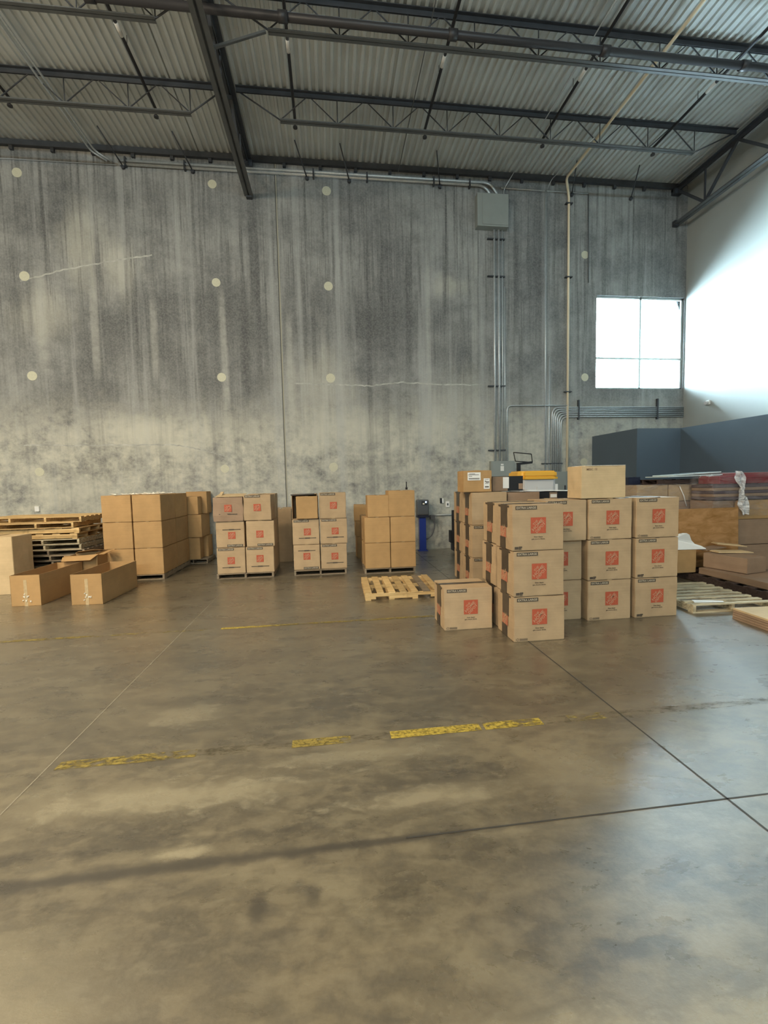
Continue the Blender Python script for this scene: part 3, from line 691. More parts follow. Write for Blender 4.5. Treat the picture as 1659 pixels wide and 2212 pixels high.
# row to the right
for k in range(3):
    carton(2.765, [5.46, 5.46, 5.36][k], k*.545, .575, .52, .54, KR, '%s moving box partly hidden behind the nearest column, logo half visible' % rows3[k], 'printed moving boxes in the right row', low=None, logo=(-.0, .02), rz=[0, -.01, .01][k])
    carton(3.37, 5.36, k*.545, .62, .52, .54, KR, '%s moving box in the middle column of the right row, below the plain box' % rows3[k], 'printed moving boxes in the right row', low=['recycle', 'stamp', 'recycle'][k], logo=(.03, .02), rz=[.004, -.004, .01][k])
    carton(4.055, 5.36, k*.545, .625, .52, .54, KR, '%s moving box in the rightmost column of the right row' % rows3[k], 'printed moving boxes in the right row', low=['stamp', 'stamp', 'recycle'][k], logo=(.01, .02), rz=[0, .004, 0][k], side='tape', tape='dark')
pb = carton(3.27, 5.37, 1.637, .63, .34, .43, M['kraft4'], 'plain brown box with handwriting lying on top of the right row', None, pr=None, tape='clear')
q = MB(); add_bm(q, text_bm('MISC 12', .15, .03), Matrix.Translation((-.17, 0, .385)), 0); q.build('handwriting', M['orangef'] if False else M['kraft3'], pb, (0, -.1745-.003, 0))
MB().box(-.25, .31, -.172, .17, .428, .434).build('lid_tape', M['clear'], pb)

# --- group 3 behind
for k in range(3):
    carton(2.40, 7.2, .02+k*.563, .62, .55, .56, KR, '%s moving box with dark tape in the stack behind the single floor box' % rows3[k], 'taped moving boxes in the far right stack', side='tape', tape='dark', seam='x', pr='hdside' if k < 2 else 'none', band=1, logo=(.4, 0) if False else (.05, 0))
    carton(2.43, 7.85, .02+k*.563, .60, .55, .56, KR, '%s moving box at the back of the far right stack, side tape visible' % rows3[k], 'taped moving boxes in the far right stack', side='tape', tape='dark', seam='x', pr='none')
put_b = carton(3.06, 7.3, .02, .60, .6, 1.12, KR, 'moving box hidden low between the far right stack and the front row', None, pr='none')
carton(3.06, 7.25, 1.145, .58, .55, .545, M['kraft3'], 'box with wide black tape at the top right of the far stack', None, pr='none', side=None, tape='dark')
bt = carton(3.67, 7.35, .02, .60, .55, 1.66, M['kraft3'], 'tall box with black taped edges under the white sheet behind the front row', None, pr='none', tape=None)
MB().box(-.31, -.10, -.283, -.279, 1.45, 1.662).build('black_tape', M['black'], bt); MB().box(.05, .29, -.283, -.279, 1.52, 1.66).build('black_tape', M['black'], bt)
MB().box(-.08, .04, -.284, -.279, 1.56, 1.62).build('paper_label', M['paper'], bt)
tag(MB().box(-.42, .40, -.30, .28, 0, .012, Matrix.Rotation(.03, 4, 'Y')).build('foam_sheet', M['foam'], None, (3.86, 7.6, 1.70)), 'thin white foam sheet lying on the taped boxes beside the bin', 'foam sheet')
lb = carton(2.27, 7.25, 1.712, .50, .36, .37, M['kraft2'], 'brown box with two white labels on top of the far right stack', None, pr='none', tape='clear')
q = MB().box(-.18, .05, -.19, -.186, .20, .335).build('paper_label', M['paper'], lb); q2 = MB()
for z, a, b_ in [(.31, -.15, -.05), (.295, -.17, .02), (.27, -.16, -.10), (.235, -.16, .03), (.222, -.16, .03)]: q2.box(a, b_, -.1915, -.190, z-.004, z+.004)
q2.build('label_lines', M['ink'], q)
q = MB().box(.105, .21, -.19, -.186, .05, .23).build('paper_label', M['paper'], lb); q2 = MB()
for z, a, b_, t in [(.21, .12, .19, .003), (.18, .125, .145, .008), (.168, .14, .20, .008), (.145, .13, .19, .004), (.085, .125, .195, .010)]: q2.box(a, b_, -.1915, -.190, z-t, z+t)
q2.build('label_lines', M['ink'], q)
pt = carton(2.84, 7.4, 1.712, .56, .4, .26, M['kraft3'], 'low box with black tape and a pale label beside the labelled box', None, pr='none', tape=None)
MB().box(-.0, .28, -.206, -.202, .0, .262).build('black_tape', M['black'], pt); MB().box(-.26, .28, -.2, .2, .258, .262).build('black_tape', M['black'], pt)
MB().box(-.09, .02, -.208, -.206, .05, .245).build('paper_label', M['paper'], pt); MB().box(.20, .275, -.2075, -.2062, .03, .13).build('torn_patch', M['kraft3'], pt)

# white bin with yellow lid
bn = tag(empty('lidded_bin', (4.45, 9.2, 0)), 'white plastic bin with a thick yellow lid behind the boxes', 'bin')
def frus(mb, w0, d0, w1, d1, z0, z1, bev=.03):
    r = bmesh.ops.create_cube(mb.bm, size=1)
    for v in r['verts']:
        t = v.co.z+.5; v.co = Vector((v.co.x*2*(w0+(w1-w0)*t)/2, v.co.y*2*(d0+(d1-d0)*t)/2, z0+(z1-z0)*t))
    ve = list({e for v in r['verts'] for e in v.link_edges if abs(e.verts[0].co.z-e.verts[1].co.z) > .01})
    bmesh.ops.bevel(mb.bm, geom=ve, offset=bev, segments=5, affect='EDGES')
    mb.bm.edges.ensure_lookup_table(); zt = max(v.co.z for v in mb.bm.verts)
    te = [e for e in mb.bm.edges if all(abs(v.co.z-zt) < 1e-4 for v in e.verts)]
    bmesh.ops.bevel(mb.bm, geom=te, offset=min(.03, (z1-z0)*.4), segments=3, affect='EDGES')
    return mb
frus(MB(), .66, .55, .82, .62, .12, 1.93, .08).build('bin_body', M['bin'], bn)
lid = frus(MB(), .92, .72, .93, .73, 1.91, 1.985, .12); lid.build('yellow_lid', M['yellow'], bn); frus(MB(), .90, .70, .88, .68, 1.985, 2.09, .12).build('lid_top', M['yellow'], bn)
for sx in (-.25, .25):
    for sy_ in (-.2, .2):
        MB().tube([(sx-.02, sy_, .06), (sx+.02, sy_, .06)], .06, 12).build('wheel', M['black'], bn)
MB().box(-.05, .05, -.33, -.29, .3, 1.75).build('front_rib', M['bin'], bn)
MB().box(.40, .46, -.25, -.20, 1.55, 1.80).build('hang_tag', M['paper'], bn)
# black open frame stand
st = tag(empty('frame_stand', (4.58, 10.2, 0), 0), 'black post stand with an empty tilted rectangular frame on top', 'stand')
MB().box(-.04, .04, -.03, .03, 0.05, 2.29).build('post', M['black'], st); MB().box(-.25, .25, -.25, .25, 0, .05).build('base', M['black'], st)
MB().bar((-.04, 0, 2.29), (.34, 0, 2.325), .065, .055).build('arm', M['black'], st)
q = MB(); c4 = [(-.08, 0, 2.36), (.355, 0, 2.325), (.34, .03, 2.53), (-.115, .03, 2.575)]
for i in range(4): q.tube([c4[i], c4[(i+1) % 4]], .012, 6)
q.build('open_frame', M['black'], st)
# black pallet lifter behind group
pj = tag(empty('pallet_lifter', (3.37, 11.2, 0)), 'black pallet lifter standing against the wall left of the taped stack', 'pallet lifter')
MB().box(-.20, -.10, -.1, .0, .12, 1.15, bev=.01).build('mast', M['black'], pj); MB().box(-.27, -.02, -.12, .05, .3, .62, bev=.01).build('motor_housing', M['black'], pj)
MB().box(-.15, .3, -.25, .3, .05, .25, bev=.02).build('chassis', M['bluedark'], pj)
for x in (-.12, .22): MB().tube([(x-.03, -.2, .05), (x+.03, -.2, .05)], .05, 12).build('wheel', M['black'], pj)
# blue post charger
bp = tag(empty('charging_kiosk', (2.53, 11.85, 0)), 'dark grey charger box with blue light on a blue steel post', 'charger')
MB().box(-.10, .08, -.07, .07, .0, .97, bev=.004).build('post', M['blue'], bp)
MB().box(-.14, .12, -.11, .11, 0, .02).build('base_plate', M['blue'], bp)
MB().box(-.17, .16, -.11, .1, .93, .99, bev=.004).build('bracket', M['bluedark'], bp)
hd = MB().box(-.17, .16, -.13, .1, .99, 1.42, bev=.03).build('charger_box', M['dgrey'], bp)
MB().box(-.05, .11, -.137, -.13, 1.27, 1.38).build('display', M['black'], hd); MB().box(.05, .09, -.141, -.137, 1.335, 1.375).build('status_light', M['led'], hd); MB().box(-.02, .03, -.141, -.137, 1.29, 1.33).build('status_light', M['clear'], hd)
MB().tube([(.16, 0, .95), (.30, -.02, .93), (.34, -.04, .7), (.25, -.05, .42), (.09, -.03, .32)], .018, 8, .1).build('cable', M['dgrey'], bp)
MB().box(.22, .34, -.05, .1, .86, .98).build('cable_holder', M['dgrey'], bp)
tag(MB().tube([(0, 0, 0), (0, 0, .17)], .012, 6).tube([(0, 0, 0), (0, 0, .05)], .025, 8).build('antenna', M['black'], None, (1.80, 10.3, 1.75) if False else (1.66, 9.4, 1.748)), 'small black antenna standing on the tallest plain box', 'antenna')

# ------------------------------------------------------------------ pallets
def pallet_parts(root, w, d, mats, nb=7, ns=3, hb=.018, hs=.10, nbb=4, notch=False, slat='y', dark=(), bwf=.62):
    """deck boards run along Y when slat='y' (stringers along X) else along X"""
    T = 1 if slat == 'y' else 0; A, Bd = (w, d) if T else (d, w)
    Rm = None if T else Matrix.Rotation(PI/2, 4, 'Z')
    for i in range(ns):
        yy = -Bd/2+.02 + i*(Bd-.04)/(ns-1); q = MB()
        if notch:
            n0 = A/2; segs = [(-n0, -n0*.72, 0), (-n0*.72, -n0*.38, .04), (-n0*.38, n0*.38, 0), (n0*.38, n0*.72, .04), (n0*.72, n0, 0)]
            for a, b_, lift in segs: q.box(a, b_, yy-.019, yy+.019, hb+lift, hb+hs, Rm)
        else: q.box(-A/2, A/2, yy-.02, yy+.02, hb, hb+hs, Rm)
        q.build('stringer', mats[0], root)
    bw = min(.14, A/nb*bwf)
    for i in range(nb):
        xx = -A/2+bw/2 + i*(A-bw)/(nb-1) + random.uniform(-.006, .006)
        MB().box(xx-bw/2, xx+bw/2, -Bd/2+random.uniform(-.004, .004), Bd/2, hb+hs, hb*2+hs, Rm).build('deck_board', mats[1] if i in dark else mats[0], root)
    for i in range(nbb):
        xx = -A/2+.05 + i*(A-.10)/(nbb-1)
        MB().box(xx-.045, xx+.045, -Bd/2, Bd/2, 0, hb, Rm).build('base_board', mats[0], root)
    return root
def pallet(loc, w, d, mats, lab, group=None, rz=0, name='wooden_pallet', **k):
    e = tag(empty(name, loc, rz), lab, 'pallet', group); return pallet_parts(e, w, d, mats, **k)
P_, PG, PD, PV = M['pallet'], M['palletg'], M['palletd'], M['palletv']
pallet((1.16, 7.56, 0), 1.26, 1.22, [P_, PG], 'empty pine pallet with one dark board on the floor behind the single box', None, dark=(5,), notch=True, rz=-.02, hs=.09)
pallet((5.58, 5.98, 0), 1.18, 1.24, [PV, PG], 'empty pale pallet on the floor right of the printed boxes', None, slat='x', nb=8, ns=3, rz=-.05, hs=.085, bwf=.50)
pallet((7.10, 6.35, 0), 1.25, 2.75, [PD, PD], 'long dark pallet under the flat cartons at right', None, slat='x' , nb=9, rz=.0, notch=False, hs=.11)
pA = pallet((-1.775, 9.75, 0), 1.14, 1.1, [PG, PG], 'pallet under the first printed stack from the left', 'loaded pallets along the wall', hs=.078, hb=.015, slat='x')
for (x, y, wsc, lab) in [(-.24, 9.75, .96, 'pallet under the second printed stack, mid wall'), (1.22, 9.6, .95, 'pallet under the plain boxes left of the blue post'), (-4.04, 10.35, 1.0, 'pallet under the big plain box stack at left'), (-3.85, 11.62, .6, 'pallet under the small stack behind the big plain stack')]:
    c = copy_tree(pA); c.location = (x, y, 0); c['label'] = lab; c.scale = (wsc, 1.55 if x == -4.04 else (.65 if x == -3.85 else 1), 1)
    if x == -3.85: c.location = (-3.42, 11.63, 0)
# pallet pile left
pz = .0
for k in range(12):
    old = k >= 8
    t = pallet((-6.05 + [.0, .0, .06, .02, .0, -.03, -.09, -.1, -.12, -.06, -.18, -.02][k], 10.2+[0, .02, 0, .03, 0, 0, -.02, -.05, -.06, -.05, -.12, -.0][k], pz), 2.06, 1.15, [P_, PG] if old else ([PV, PV] if k > 5 else [PG, PG]),
               'weathered pallet in the tall pile at far left, layer %s from the floor' % ['one', 'two', 'three', 'four', 'five', 'six', 'seven', 'eight'][k] if not old else
               ['bright pine pallet low among the yellow ones on the pile', 'bright pine pallet second of the yellow ones on the pile', 'bright pine pallet just under the topmost on the pile', 'topmost bright pine pallet on the tall pile at left'][k-8],
               'pallets in the tall pile', rz=random.uniform(-.012, .012) if not old else [.0, -.02, .03, -.03][k-8], ns=4, nb=7, nbb=3, hb=.016, hs=.080, slat='y' if k in (8, 9) else 'x')
    pz += .113 + .0
    if k == 9: pz += .004

# ------------------------------------------------------------------ wall-side stacks
zs = .112
# stack A
A = [(-2.33, .56), (-1.75, .56)]
gA = 'printed boxes in the first pallet stack'
carton(-2.33, 9.2, zs, .56, .5, .535, KR, 'first printed stack, bottom left box with logo above a dark slot', gA, pr='hdside', band=1, slot=-.14, logo=(0, -.0), rz=.01)
carton(-1.745, 9.2, zs, .56, .5, .535, KR, 'first printed stack, bottom right box with logo above a dark slot', gA, pr='hdside', band=1, slot=-.14, logo=(0, .02), rz=-.02)
carton(-2.33, 9.22, zs+.54, .555, .5, .53, KR, 'first printed stack, middle left box with slot above its logo', gA, pr='hdside', band=2, slot=.10, logo=(.03, -.02), rz=.015, flip=False)
carton(-1.725, 9.2, zs+.54, .56, .5, .53, KR, 'first printed stack, middle right box with band at its foot', gA, pr='hdside', band=2, logo=(-.01, -.01), rz=0)
carton(-2.36, 9.19, zs+1.075, .58, .5, .50, M['kraft3'], 'first printed stack, top left box with a sagging open lid', gA, pr='hdside', band=0, slot=-.10, logo=(0, .02), rz=.03, bulge=.012, jit=.02)
carton(-1.755, 9.2, zs+1.08, .55, .5, .53, KR, 'first printed stack, top right box with dark band on its lid edge', gA, pr='hdside', band=1, logo=(.0, .0), rz=-.03, jit=.015)
fl = tag(MB().box(-.28, .28, -.25, .25, 0, .006, Matrix.Rotation(.10, 4, 'X')).box(-.24, -.18, -.2, .2, .0, .02, Matrix.Rotation(.3, 4, 'X')).build('loose_flap', M['kraft4'], None, (-2.05, 9.46, zs+1.60), .03), 'bent cardboard flap on the sagging box of the first stack', 'cardboard flap')
for k in range(3):
    carton(-1.745, 9.73, zs+k*.54, .555, .48, .535, KR, 'first printed stack, %s box at the back right, seen along its side' % rows3[k], gA, pr='none', rz=.01)
sA = carton(-1.52, 10.95, 0, .56, .9, 1.32, KR, 'tall flat carton standing behind the first printed stack beside the wall joint', None, pr='none')
# stack B
gB = 'printed boxes in the second pallet stack'
carton(-.79, 9.25, zs, .545, .5, .53, KR, 'second printed stack, bottom left box with slot above its logo', gB, pr='hdside', band=2, slot=.14, logo=(-.0, .02), rz=0)
carton(-.225, 9.25, zs, .545, .5, .53, KR, 'second printed stack, bottom right box with logo above a slot', gB, pr='hdside', band=1, slot=-.14, logo=(.02, 0), rz=0)
carton(-.80, 9.25, zs+.535, .55, .5, .53, KR, 'second printed stack, middle left box, dark slot under its logo', gB, pr='hdside', band=1, slot=-.13, logo=(.03, .0), rz=.01)
carton(-.22, 9.25, zs+.535, .56, .5, .53, KR, 'second printed stack, middle right box, dark slot under its logo', gB, pr='hdside', band=1, slot=-.13, logo=(.03, .0), rz=-.01)
carton(-.23, 9.25, zs+1.07, .56, .5, .545, KR, 'second printed stack, top right box with dark lid band', gB, pr='hdside', band=1, logo=(.02, -.0), rz=-.01, jit=.015)
# open box with a smaller one leaning (top-left of B)
ob = tag(empty('open_cardboard_box', (-.53, 9.55, zs+1.07)), 'open box tipped on its side on top of the second printed stack', 'cardboard box', None)
q = MB(); t = .008
q.box(-.27, -.262, -.25, .2, 0, .52); q.box(.25, .258, -.25, .2, 0, .52); q.box(-.27, .258, -.25, .2, .0, .008); q.box(-.27, .258, -.25, .2, .512, .52, Matrix.Rotation(-.03, 4, 'Y')); q.box(-.27, .258, .19, .2, 0, .52)
q.build('carton', KR, ob); MB().box(-.27, .22, -.26, -.25, .505, .53, Matrix.Rotation(-.03, 4, 'Y')).build('taped_edge', M['tape'], ob)
carton(-.70, 9.20, zs+1.08, .44, .34, .47, KP, 'plain brown box tucked inside the open box on the second stack', None, pr='none', rz=-.02, rx=0)
for k in range(3):
    carton(-.225, 9.78, zs+k*.535, .55, .46, .53, KR, 'second printed stack, %s box at the back right' % rows3[k], gB, pr='none')
# stack C
gC = 'plain boxes on the pallet left of the blue post'
for k in range(2):
    carton(.70, 9.06, zs+k*.54, .53, .5, .535, KP, 'plain brown box, %s left of the stack beside the blue post' % rows3[k], gC, pr='none', jit=.003)
    carton(1.245, 9.06, zs+k*.54, .53, .5, .535, KP, 'plain brown box, %s right of the stack beside the blue post' % rows3[k], gC, pr='none', jit=.003)
    carton(.675, 9.60, zs+k*.54, .54, .5, .535, KP, 'plain brown box, %s back left of the stack beside the blue post' % rows3[k], gC, pr='none', jit=.003)
carton(.77, 9.06, zs+1.08, .445, .45, .455, KP, 'small plain box on the upper left of the stack beside the blue post', gC, pr='none', jit=.003)
carton(1.215, 9.06, zs+1.08, .555, .5, .545, KP, 'tallest plain box, upper right of the stack beside the blue post', gC, pr='none', jit=.003)
for k, (dx, h) in enumerate([(0.05, .56), (.02, .40), (0, .41)]):
    carton(.60+dx, 11.0, [0, .56, .96][k], .55, .5, h-.005, KP, '%s of three small plain boxes against the wall behind the blue-post stack' % ['lowest', 'middle', 'upper'][k], 'plain boxes against the wall', pr='none', rz=.06*(1-k))
# big stack P
gP = 'plain boxes in the big left stack'
for c, x in enumerate((-4.615, -4.025)):
    for r in range(3):
        for dd, y in enumerate((9.5, 10.36)):
            if c == 0 and dd == 1 and r < 2: continue
            carton(x, y, zs+r*.553, .565 if c == 0 else .55, .84 if dd == 0 else .82, .548, KP, 'big plain stack at left, %s row, %s %s box' % (rows3[r], 'front' if dd == 0 else 'rear', 'left' if c == 0 else 'right'), gP, pr='none', tape='clear', jit=.004)
for (x, y, z, l) in [(-4.3, 9.6, 1.777, 'left'), (-3.8, 9.65, 1.777, 'middle'), (-3.7, 10.3, 1.777, 'right')]:
    q = MB(); rr = random.Random(int(x*-100))
    for i in range(9):
        a = (x+rr.uniform(-.2, .2), y+rr.uniform(-.12, .12), z+rr.uniform(0, .006)); b2 = (a[0]+rr.uniform(-.1, .1), a[1]+rr.uniform(-.05, .05), z+rr.uniform(.01, .045)); c2 = (a[0]+rr.uniform(.03, .12), a[1]+rr.uniform(-.05, .05), z+rr.uniform(.0, .02))
        q.quad([a, b2, c2, ((a[0]+c2[0])/2, a[1]-.04, z+.003)])
    tag(q.build('film_scrap', M['clear']), 'crumpled clear film scrap on top of the big plain stack, %s one' % l, 'plastic scrap', 'film scraps')
# Q behind
gQ = 'mixed boxes behind the big left stack'
carton(-3.72, 11.22, zs, .48, .38, .54, KP, 'low box at the front of the small stack behind the big plain stack', gQ, pr='none', rz=.05)
carton(-3.56, 11.62, zs, .42, .42, .54, KP, 'low box at the back of the small stack behind the big plain stack', gQ, pr='none')
carton(-3.68, 11.22, zs+.55, .50, .82, .56, KP, 'middle box of the small stack behind the big plain stack', gQ, pr='none', rz=.02)
carton(-3.70, 11.24, zs+1.115, .46, .33, .44, KP, 'small upper box before the taller one behind the big plain stack', gQ, pr='none')
carton(-3.62, 11.60, zs+1.115, .50, .42, .56, KP, 'tall upper box against the wall behind the big plain stack', gQ, pr='none')

# open troughs on the floor (left)
def tray(loc, w, d, h, rz, lab):
    e = tag(empty('open_long_box', loc, rz), lab, 'open cardboard box', 'open long boxes on the floor'); t = .006
    q = MB(); q.box(-w/2, w/2, -d/2, -d/2+t, 0, h); q.box(-w/2, w/2, d/2-t, d/2, 0, h); q.box(-w/2, -w/2+t, -d/2, d/2, 0, h); q.box(w/2-t, w/2, -d/2, d/2, 0, h); q.box(-w/2, w/2, -d/2, d/2, 0, t)
    q.build('carton', M['kraft4'] if False else KP, e)
    MB().box(-.025, .025, -d/2-.002, -d/2, 0, h*.85).build('end_tape', M['ctape'], e)
    q = MB(); rr = random.Random(int(loc[0]*77))
    for i in range(7):
        x, z = rr.uniform(-.06, .06), h*.22+rr.uniform(-.05, .07); s = .02
        q.quad([(x, -d/2-.004, z), (x+rr.uniform(.01, .03), -d/2-.014, z+rr.uniform(-.01, .02)), (x+s, -d/2-.004, z+.03), (x-.004, -d/2-.012, z+.02)])
    q.build('crumpled_tape', M['clear'], e); return e
tray((-5.02, 8.40, 0), .455, 1.24, .515, -.01, 'open long box at far left with its end facing the camera')
tray((-4.01, 8.27, 0), .49, 1.22, .51, -.03, 'open long box in front of the big plain stack, right one of two')
tb = carton(-6.62, 8.72, 0, .82, .55, 1.07, M['kraft4'], 'tall tan box with a round mark at the far left edge', None, pr='none', tape='clear')
q = MB().tube([(.13, -.281, .42), (.13, -.286, .42)], .045, 18); q.build('round_mark', M['ink'], tb)
MB().tube([(.13, -.284, .42), (.13, -.2885, .42)], .033, 18).build('round_mark_centre', M['kraft4'], tb)
fb = tag(empty('torn_flat_box', (-4.80, 9.25, 0)), 'torn half-open box between the pallet pile and the long boxes', 'cardboard box')
q = MB(); t = .006
q.box(-.35, .25, -.2, -.2+t, 0, .62, Matrix.Rotation(.04, 4, 'Y')); q.box(-.35, -.35+t, -.2, .25, 0, .6); q.box(.24, .246, -.2, .25, 0, .66); q.box(-.35, .24, .24, .25, 0, .63)
q.build('carton', KP, fb)
q = MB(); q.quad([(-.35, -.2, .60), (.30, -.2, .64), (.22, -.36, .55), (-.3, -.34, .54)]); q.quad([(.3, -.2, .64), (.40, -.2, .64), (.48, .1, .70), (.28, .2, .66)]); q.quad([(-.35, .24, .62), (.24, .25, .66), (.1, .05, .70), (-.2, .04, .67)])
o = q.build('flap', KP, fb); sm_ = o.modifiers.new('thickness', 'SOLIDIFY'); sm_.thickness = .006
tag(MB().box(-.35, .3, -.15, .15, 0, .15, Matrix.Rotation(.05, 4, 'Y')).build('dark_low_carton', M['kraft3'], None, (-5.58, 9.18, .012)), 'low brown carton on the floor between tall box and pallet pile', 'cardboard box')

# ------------------------------------------------------------------ right-hand clutter
# flat pile on floor at right edge
fp = tag(empty('flat_carton_pile', (5.99, 4.50, 0), -.06), 'low pile of flattened tan cartons on the floor at the right edge', 'flattened cartons')
for k in range(5):
    MB().box(-.76+.006*random.random(), .8, -.62, .55, k*.03, k*.03+.027, bev=.003).build('flat_sheet', M['kraft4'] if k == 4 else M['kraft3'], fp)
carton(6.57, 4.9, .147, .90, 2.15, .11, M['kraft3'], 'long flat brown carton lying on the dark pallet', None, pr='none', tape=None)
carton(6.74, 6.40, .262, .47, .72, .26, M['kraft3'], 'flat carton on top of the long one with loose sheets on it', None, pr='none', tape=None, rz=.20)
wl_ = carton(6.16, 7.14, .147, .44, .34, .42, M['kraft2'], 'short brown box under the white sheet behind the pale pallet', None, pr='none', tape=None)
# white crumpled sheet
q = MB(); bm = q.bm; prof_ = [(-.30, .0), (-.31, .20), (-.20, .295), (-.10, .31), (-.03, .27), (.04, .17), (.12, .10), (.22, .05), (.30, .012), (.30, 0)]; rr = random.Random(2); rows_ = []
for j in range(6):
    t = j/5; k = 1-.75*t*t
    rows_.append([bm.verts.new((x+rr.uniform(-.012, .012)*(z > .02), -.16+.30*t+.03*math.sin(x*14+j), max(0, z*k+rr.uniform(-.01, .01)*(z > .02)))) for x, z in prof_])
for a, b_ in zip(rows_, rows_[1:]):
    for i in range(len(prof_)-1): bm.faces.new((a[i], a[i+1], b_[i+1], b_[i]))
bm.faces.new(rows_[0]); bm.faces.new(rows_[-1][::-1])
o = q.build('plastic_sheet', M['foam'], None, (6.47, 7.30, .572)); tag(o, 'crumpled white sheet draped over the short brown box', 'plastic sheet')
for i, (x, y, z, w, d, rz, ry, mt, l) in enumerate([(7.12, 6.95, .528, .62, .22, -.12, .02, 'kraft4', 'pale flat sheet on the upper flat carton, nearest one'), (7.0, 7.25, .553, .55, .2, .25, -.03, 'kraft3', 'brown torn sheet behind the pale one'),
                                       (7.40, 7.28, .60, .50, .2, -.3, .10, 'kraft4', 'tilted brown flap leaning before the plywood')]):
    tag(MB().box(-w/2, w/2, -d/2, d/2, 0, .014, Matrix.Rotation(ry, 4, 'Y')).box(-w/2+.02, w/2-.05, -d/2+.02, d/2, .014, .024, Matrix.Rotation(ry, 4, 'Y')).build('flat_sheet', M[mt], None, (x, y, z), rz), l, 'cardboard sheet', 'loose sheets on the flat cartons')
tag(MB().box(-.64, .64, -.012, .012, 0, 1.13, Matrix.Rotation(-.03, 4, 'X')).build('plywood_board', M['ply'], None, (7.26, 7.57, .147), 0), 'orange-brown plywood board standing behind the flat cartons', 'plywood board')
# left wrapped stack
gW = 'wrapped brown boxes behind the plywood'
carton(6.30, 8.30, .0, 1.62, .85, .62, M['kraft3'], 'wrapped wide box at the foot of the stack behind the plywood', gW, pr='none', tape=None, jit=.003)
carton(6.30, 8.32, .62, 1.60, .85, .45, M['kraft3'], 'wrapped wide box, middle of the stack behind the plywood', gW, pr='none', tape=None, jit=.003)
carton(6.30, 8.30, 1.07, .80, .85, .32, KP, 'third layer wrapped box, left, behind the plywood', gW, pr='none', tape=None)
carton(7.12, 8.30, 1.07, .80, .85, .32, M['kraft3'], 'third layer wrapped box, right, behind the plywood', gW, pr='none', tape=None)
carton(6.28, 8.30, 1.395, .70, .85, .345, M['kraft4'] if False else KR, 'top left wrapped box behind the plywood', gW, pr='none', tape=None)
carton(7.00, 8.30, 1.395, .92, .85, .345, KR, 'top right wrapped box behind the plywood, slanted strap on it', gW, pr='none', tape=None)
def wrap(x0, x1, y0, y1, z0, z1, lab, mat=None, amp=.02):
    q = MB(); bm = q.bm; n_ = 40; mz = 10; per = 2*((x1-x0)+(y1-y0)); rr = random.Random(int(x0*100)); rings = []
    for k in range(mz+1):
        ring = []
        for i in range(n_):
            s = i/n_*per; a = x1-x0; b_ = y1-y0
            if s < a: p = (x0+s, y0)
            elif s < a+b_: p = (x1, y0+s-a)
            elif s < 2*a+b_: p = (x1-(s-a-b_), y1)
            else: p = (x0, y1-(s-2*a-b_))
            cx_, cy_ = (x0+x1)/2, (y0+y1)/2; o_ = rr.uniform(0, amp)
            dx = (p[0]-cx_); dy = (p[1]-cy_); l_ = math.hypot(dx, dy)
            ring.append(bm.verts.new((p[0]+dx/l_*o_, p[1]+dy/l_*o_, z0+(z1-z0)*k/mz)))
        rings.append(ring)
    for a, b_ in zip(rings, rings[1:]):
        for i in range(n_): f_ = bm.faces.new((a[i], a[(i+1) % n_], b_[(i+1) % n_], b_[i])); f_.smooth = True
    return tag(q.build('stretch_wrap', mat or M['film']), lab, 'plastic wrap')
wrap(6.265, 7.945, 8.275, 9.18, .9, 1.755, 'clear stretch film around the boxes behind the plywood')
# middle + right column
carton(7.45, 7.70, 0, .46, .55, 1.41, M['kraft3'], 'tall dark carton between plywood and the brown cartons at right', None, pr='none', tape=None)
gR = 'wrapped brown cartons by the grey partition'
for k, (z, h) in enumerate([(0, .52), (.53, .50), (1.035, .375)]):
    carton(7.955, 7.66, z, .90, .58, h, M['kraft3'] if k < 2 else KP, '%s big brown carton against the grey partition at right' % rows3[k], gR, pr='none', tape=None, jit=.004)
for k in range(5):
    tag(MB().box(7.44+.01*random.random(), 8.85, 7.66+.01*k, 8.22, 1.425+k*.06, 1.425+k*.06+.056, bev=.006).build('flat_panel_pack', M['purple'] if k % 2 == 0 else M['kraft3']), 'wrapped flat pack lying on the brown cartons at right, layer %s up' % ['one', 'two', 'three', 'four', 'five'][k], 'flat pack', 'flat packs by the grey partition')
for k, (x0, x1, z0, z1, l) in enumerate([(7.58, 8.05, 1.735, 1.90, 'smaller dark red bin lid stack behind the bunched film'), (8.08, 8.85, 1.735, 1.95, 'large dark red plastic crate under film at the right edge')]):
    e = tag(empty('red_crate', ((x0+x1)/2, 7.95, z0)), l, 'crate'); w = (x1-x0)/2; h = z1-z0
    MB().box(-w, w, -.25, .25, 0, h, bev=.012).build('crate_body', M['red'], e)
    for j in range(3): MB().box(-w*.95, w*.2, -.262, -.25, .03+j*.045, .042+j*.045, bev=.003).build('rib', M['red'], e)
wrap(7.42, 8.87, 7.63, 8.24, 1.1, 1.965, 'crinkled film around flat packs and red crates', amp=.03)
q = MB(); bm = q.bm; rr = random.Random(5); prev = None
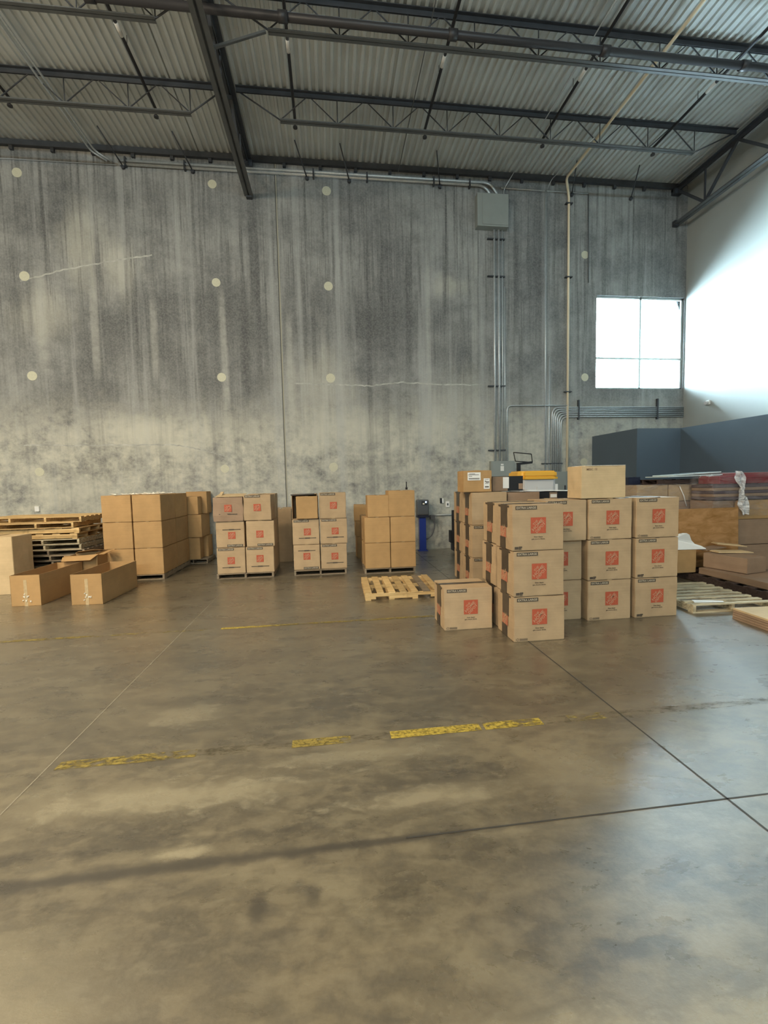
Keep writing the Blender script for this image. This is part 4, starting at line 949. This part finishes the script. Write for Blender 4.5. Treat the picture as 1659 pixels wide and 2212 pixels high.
for k in range(14):
    z = 1.98-k*.065; w = .07+.03*math.sin(k*.9)+(.03 if k > 9 else 0); x = 7.86+.012*math.sin(k*1.7)+.012*k
    row = [bm.verts.new((x+(u-.5)*2*w, 7.56+.03*math.sin(u*9+k*.8)+rr.uniform(-.012, .012), z+rr.uniform(-.008, .008))) for u in [i/7 for i in range(8)]]
    if prev:
        for i in range(7): bm.faces.new((prev[i], prev[i+1], row[i+1], row[i]))
    prev = row
o = q.build('bunched_film', M['filmw']); o.modifiers.new('t', 'SOLIDIFY').thickness = .008; tag(o, 'bunched white film tail hanging down the wrapped load', 'plastic wrap')
q = MB(); rr = random.Random(9)
# dark pallets and sheets on top of the left wrapped stack
pallet((7.28, 8.72, 1.742), 1.1, .9, [PD, PD], 'dark pallet lying on top of the wrapped boxes', None, hs=.075, hb=.015, nb=6)
carton(6.42, 8.75, 1.742, .28, .4, .17, M['bluedark'], 'small dark blue box at the left end on top of the wrapped boxes', None, pr='none', tape=None, name='small_dark_box')
for k, (x, z, w, ry, l) in enumerate([(7.45, 1.905, .62, -.02, 'lower glossy white sheet on the dark pallet'), (7.52, 1.945, .52, -.05, 'upper glossy white sheet tilted on the dark pallet')]):
    tag(MB().box(-w, w, -.32, .32, 0, .016, Matrix.Rotation(ry, 4, 'Y')).build('white_sheet', M['panel'], None, (x, 8.45, z)), l, 'panel sheet', 'glossy sheets')
q = MB().tube([(0, 0, 0), (.10, 0, -.2), (.17, 0, -.42)], .010, 6); tag(q.build('strap_end', M['paper'], None, (7.22, 8.27, 1.70)), 'thin pale strap slanting across the top right wrapped box', 'strap')
q = MB()
for i in range(14):
    a = rr.uniform(0, 2*PI); r1 = rr.uniform(.02, .08); q.quad([(r1*math.cos(a), r1*math.sin(a), .0), (r1*math.cos(a+1), r1*math.sin(a+1), .01), (.06*math.cos(a+.5), .06*math.sin(a+.5), rr.uniform(.05, .11)), (.02, .0, .08)])
tag(q.build('film_knot', M['filmw'], None, (6.90, 8.36, 1.745)), 'small crumpled film knot on the top left wrapped box', 'plastic scrap')
q = MB(); q.quad([(-.2, -.05, 0), (.2, -.12, .004), (.24, -.05, .004), (-.15, .06, .01)])
o = q.build('paper_scrap', M['foam'], None, (5.25, 5.52, .125), .0); tag(o, 'white paper scrap on the near edge of the pale pallet', 'paper scrap')
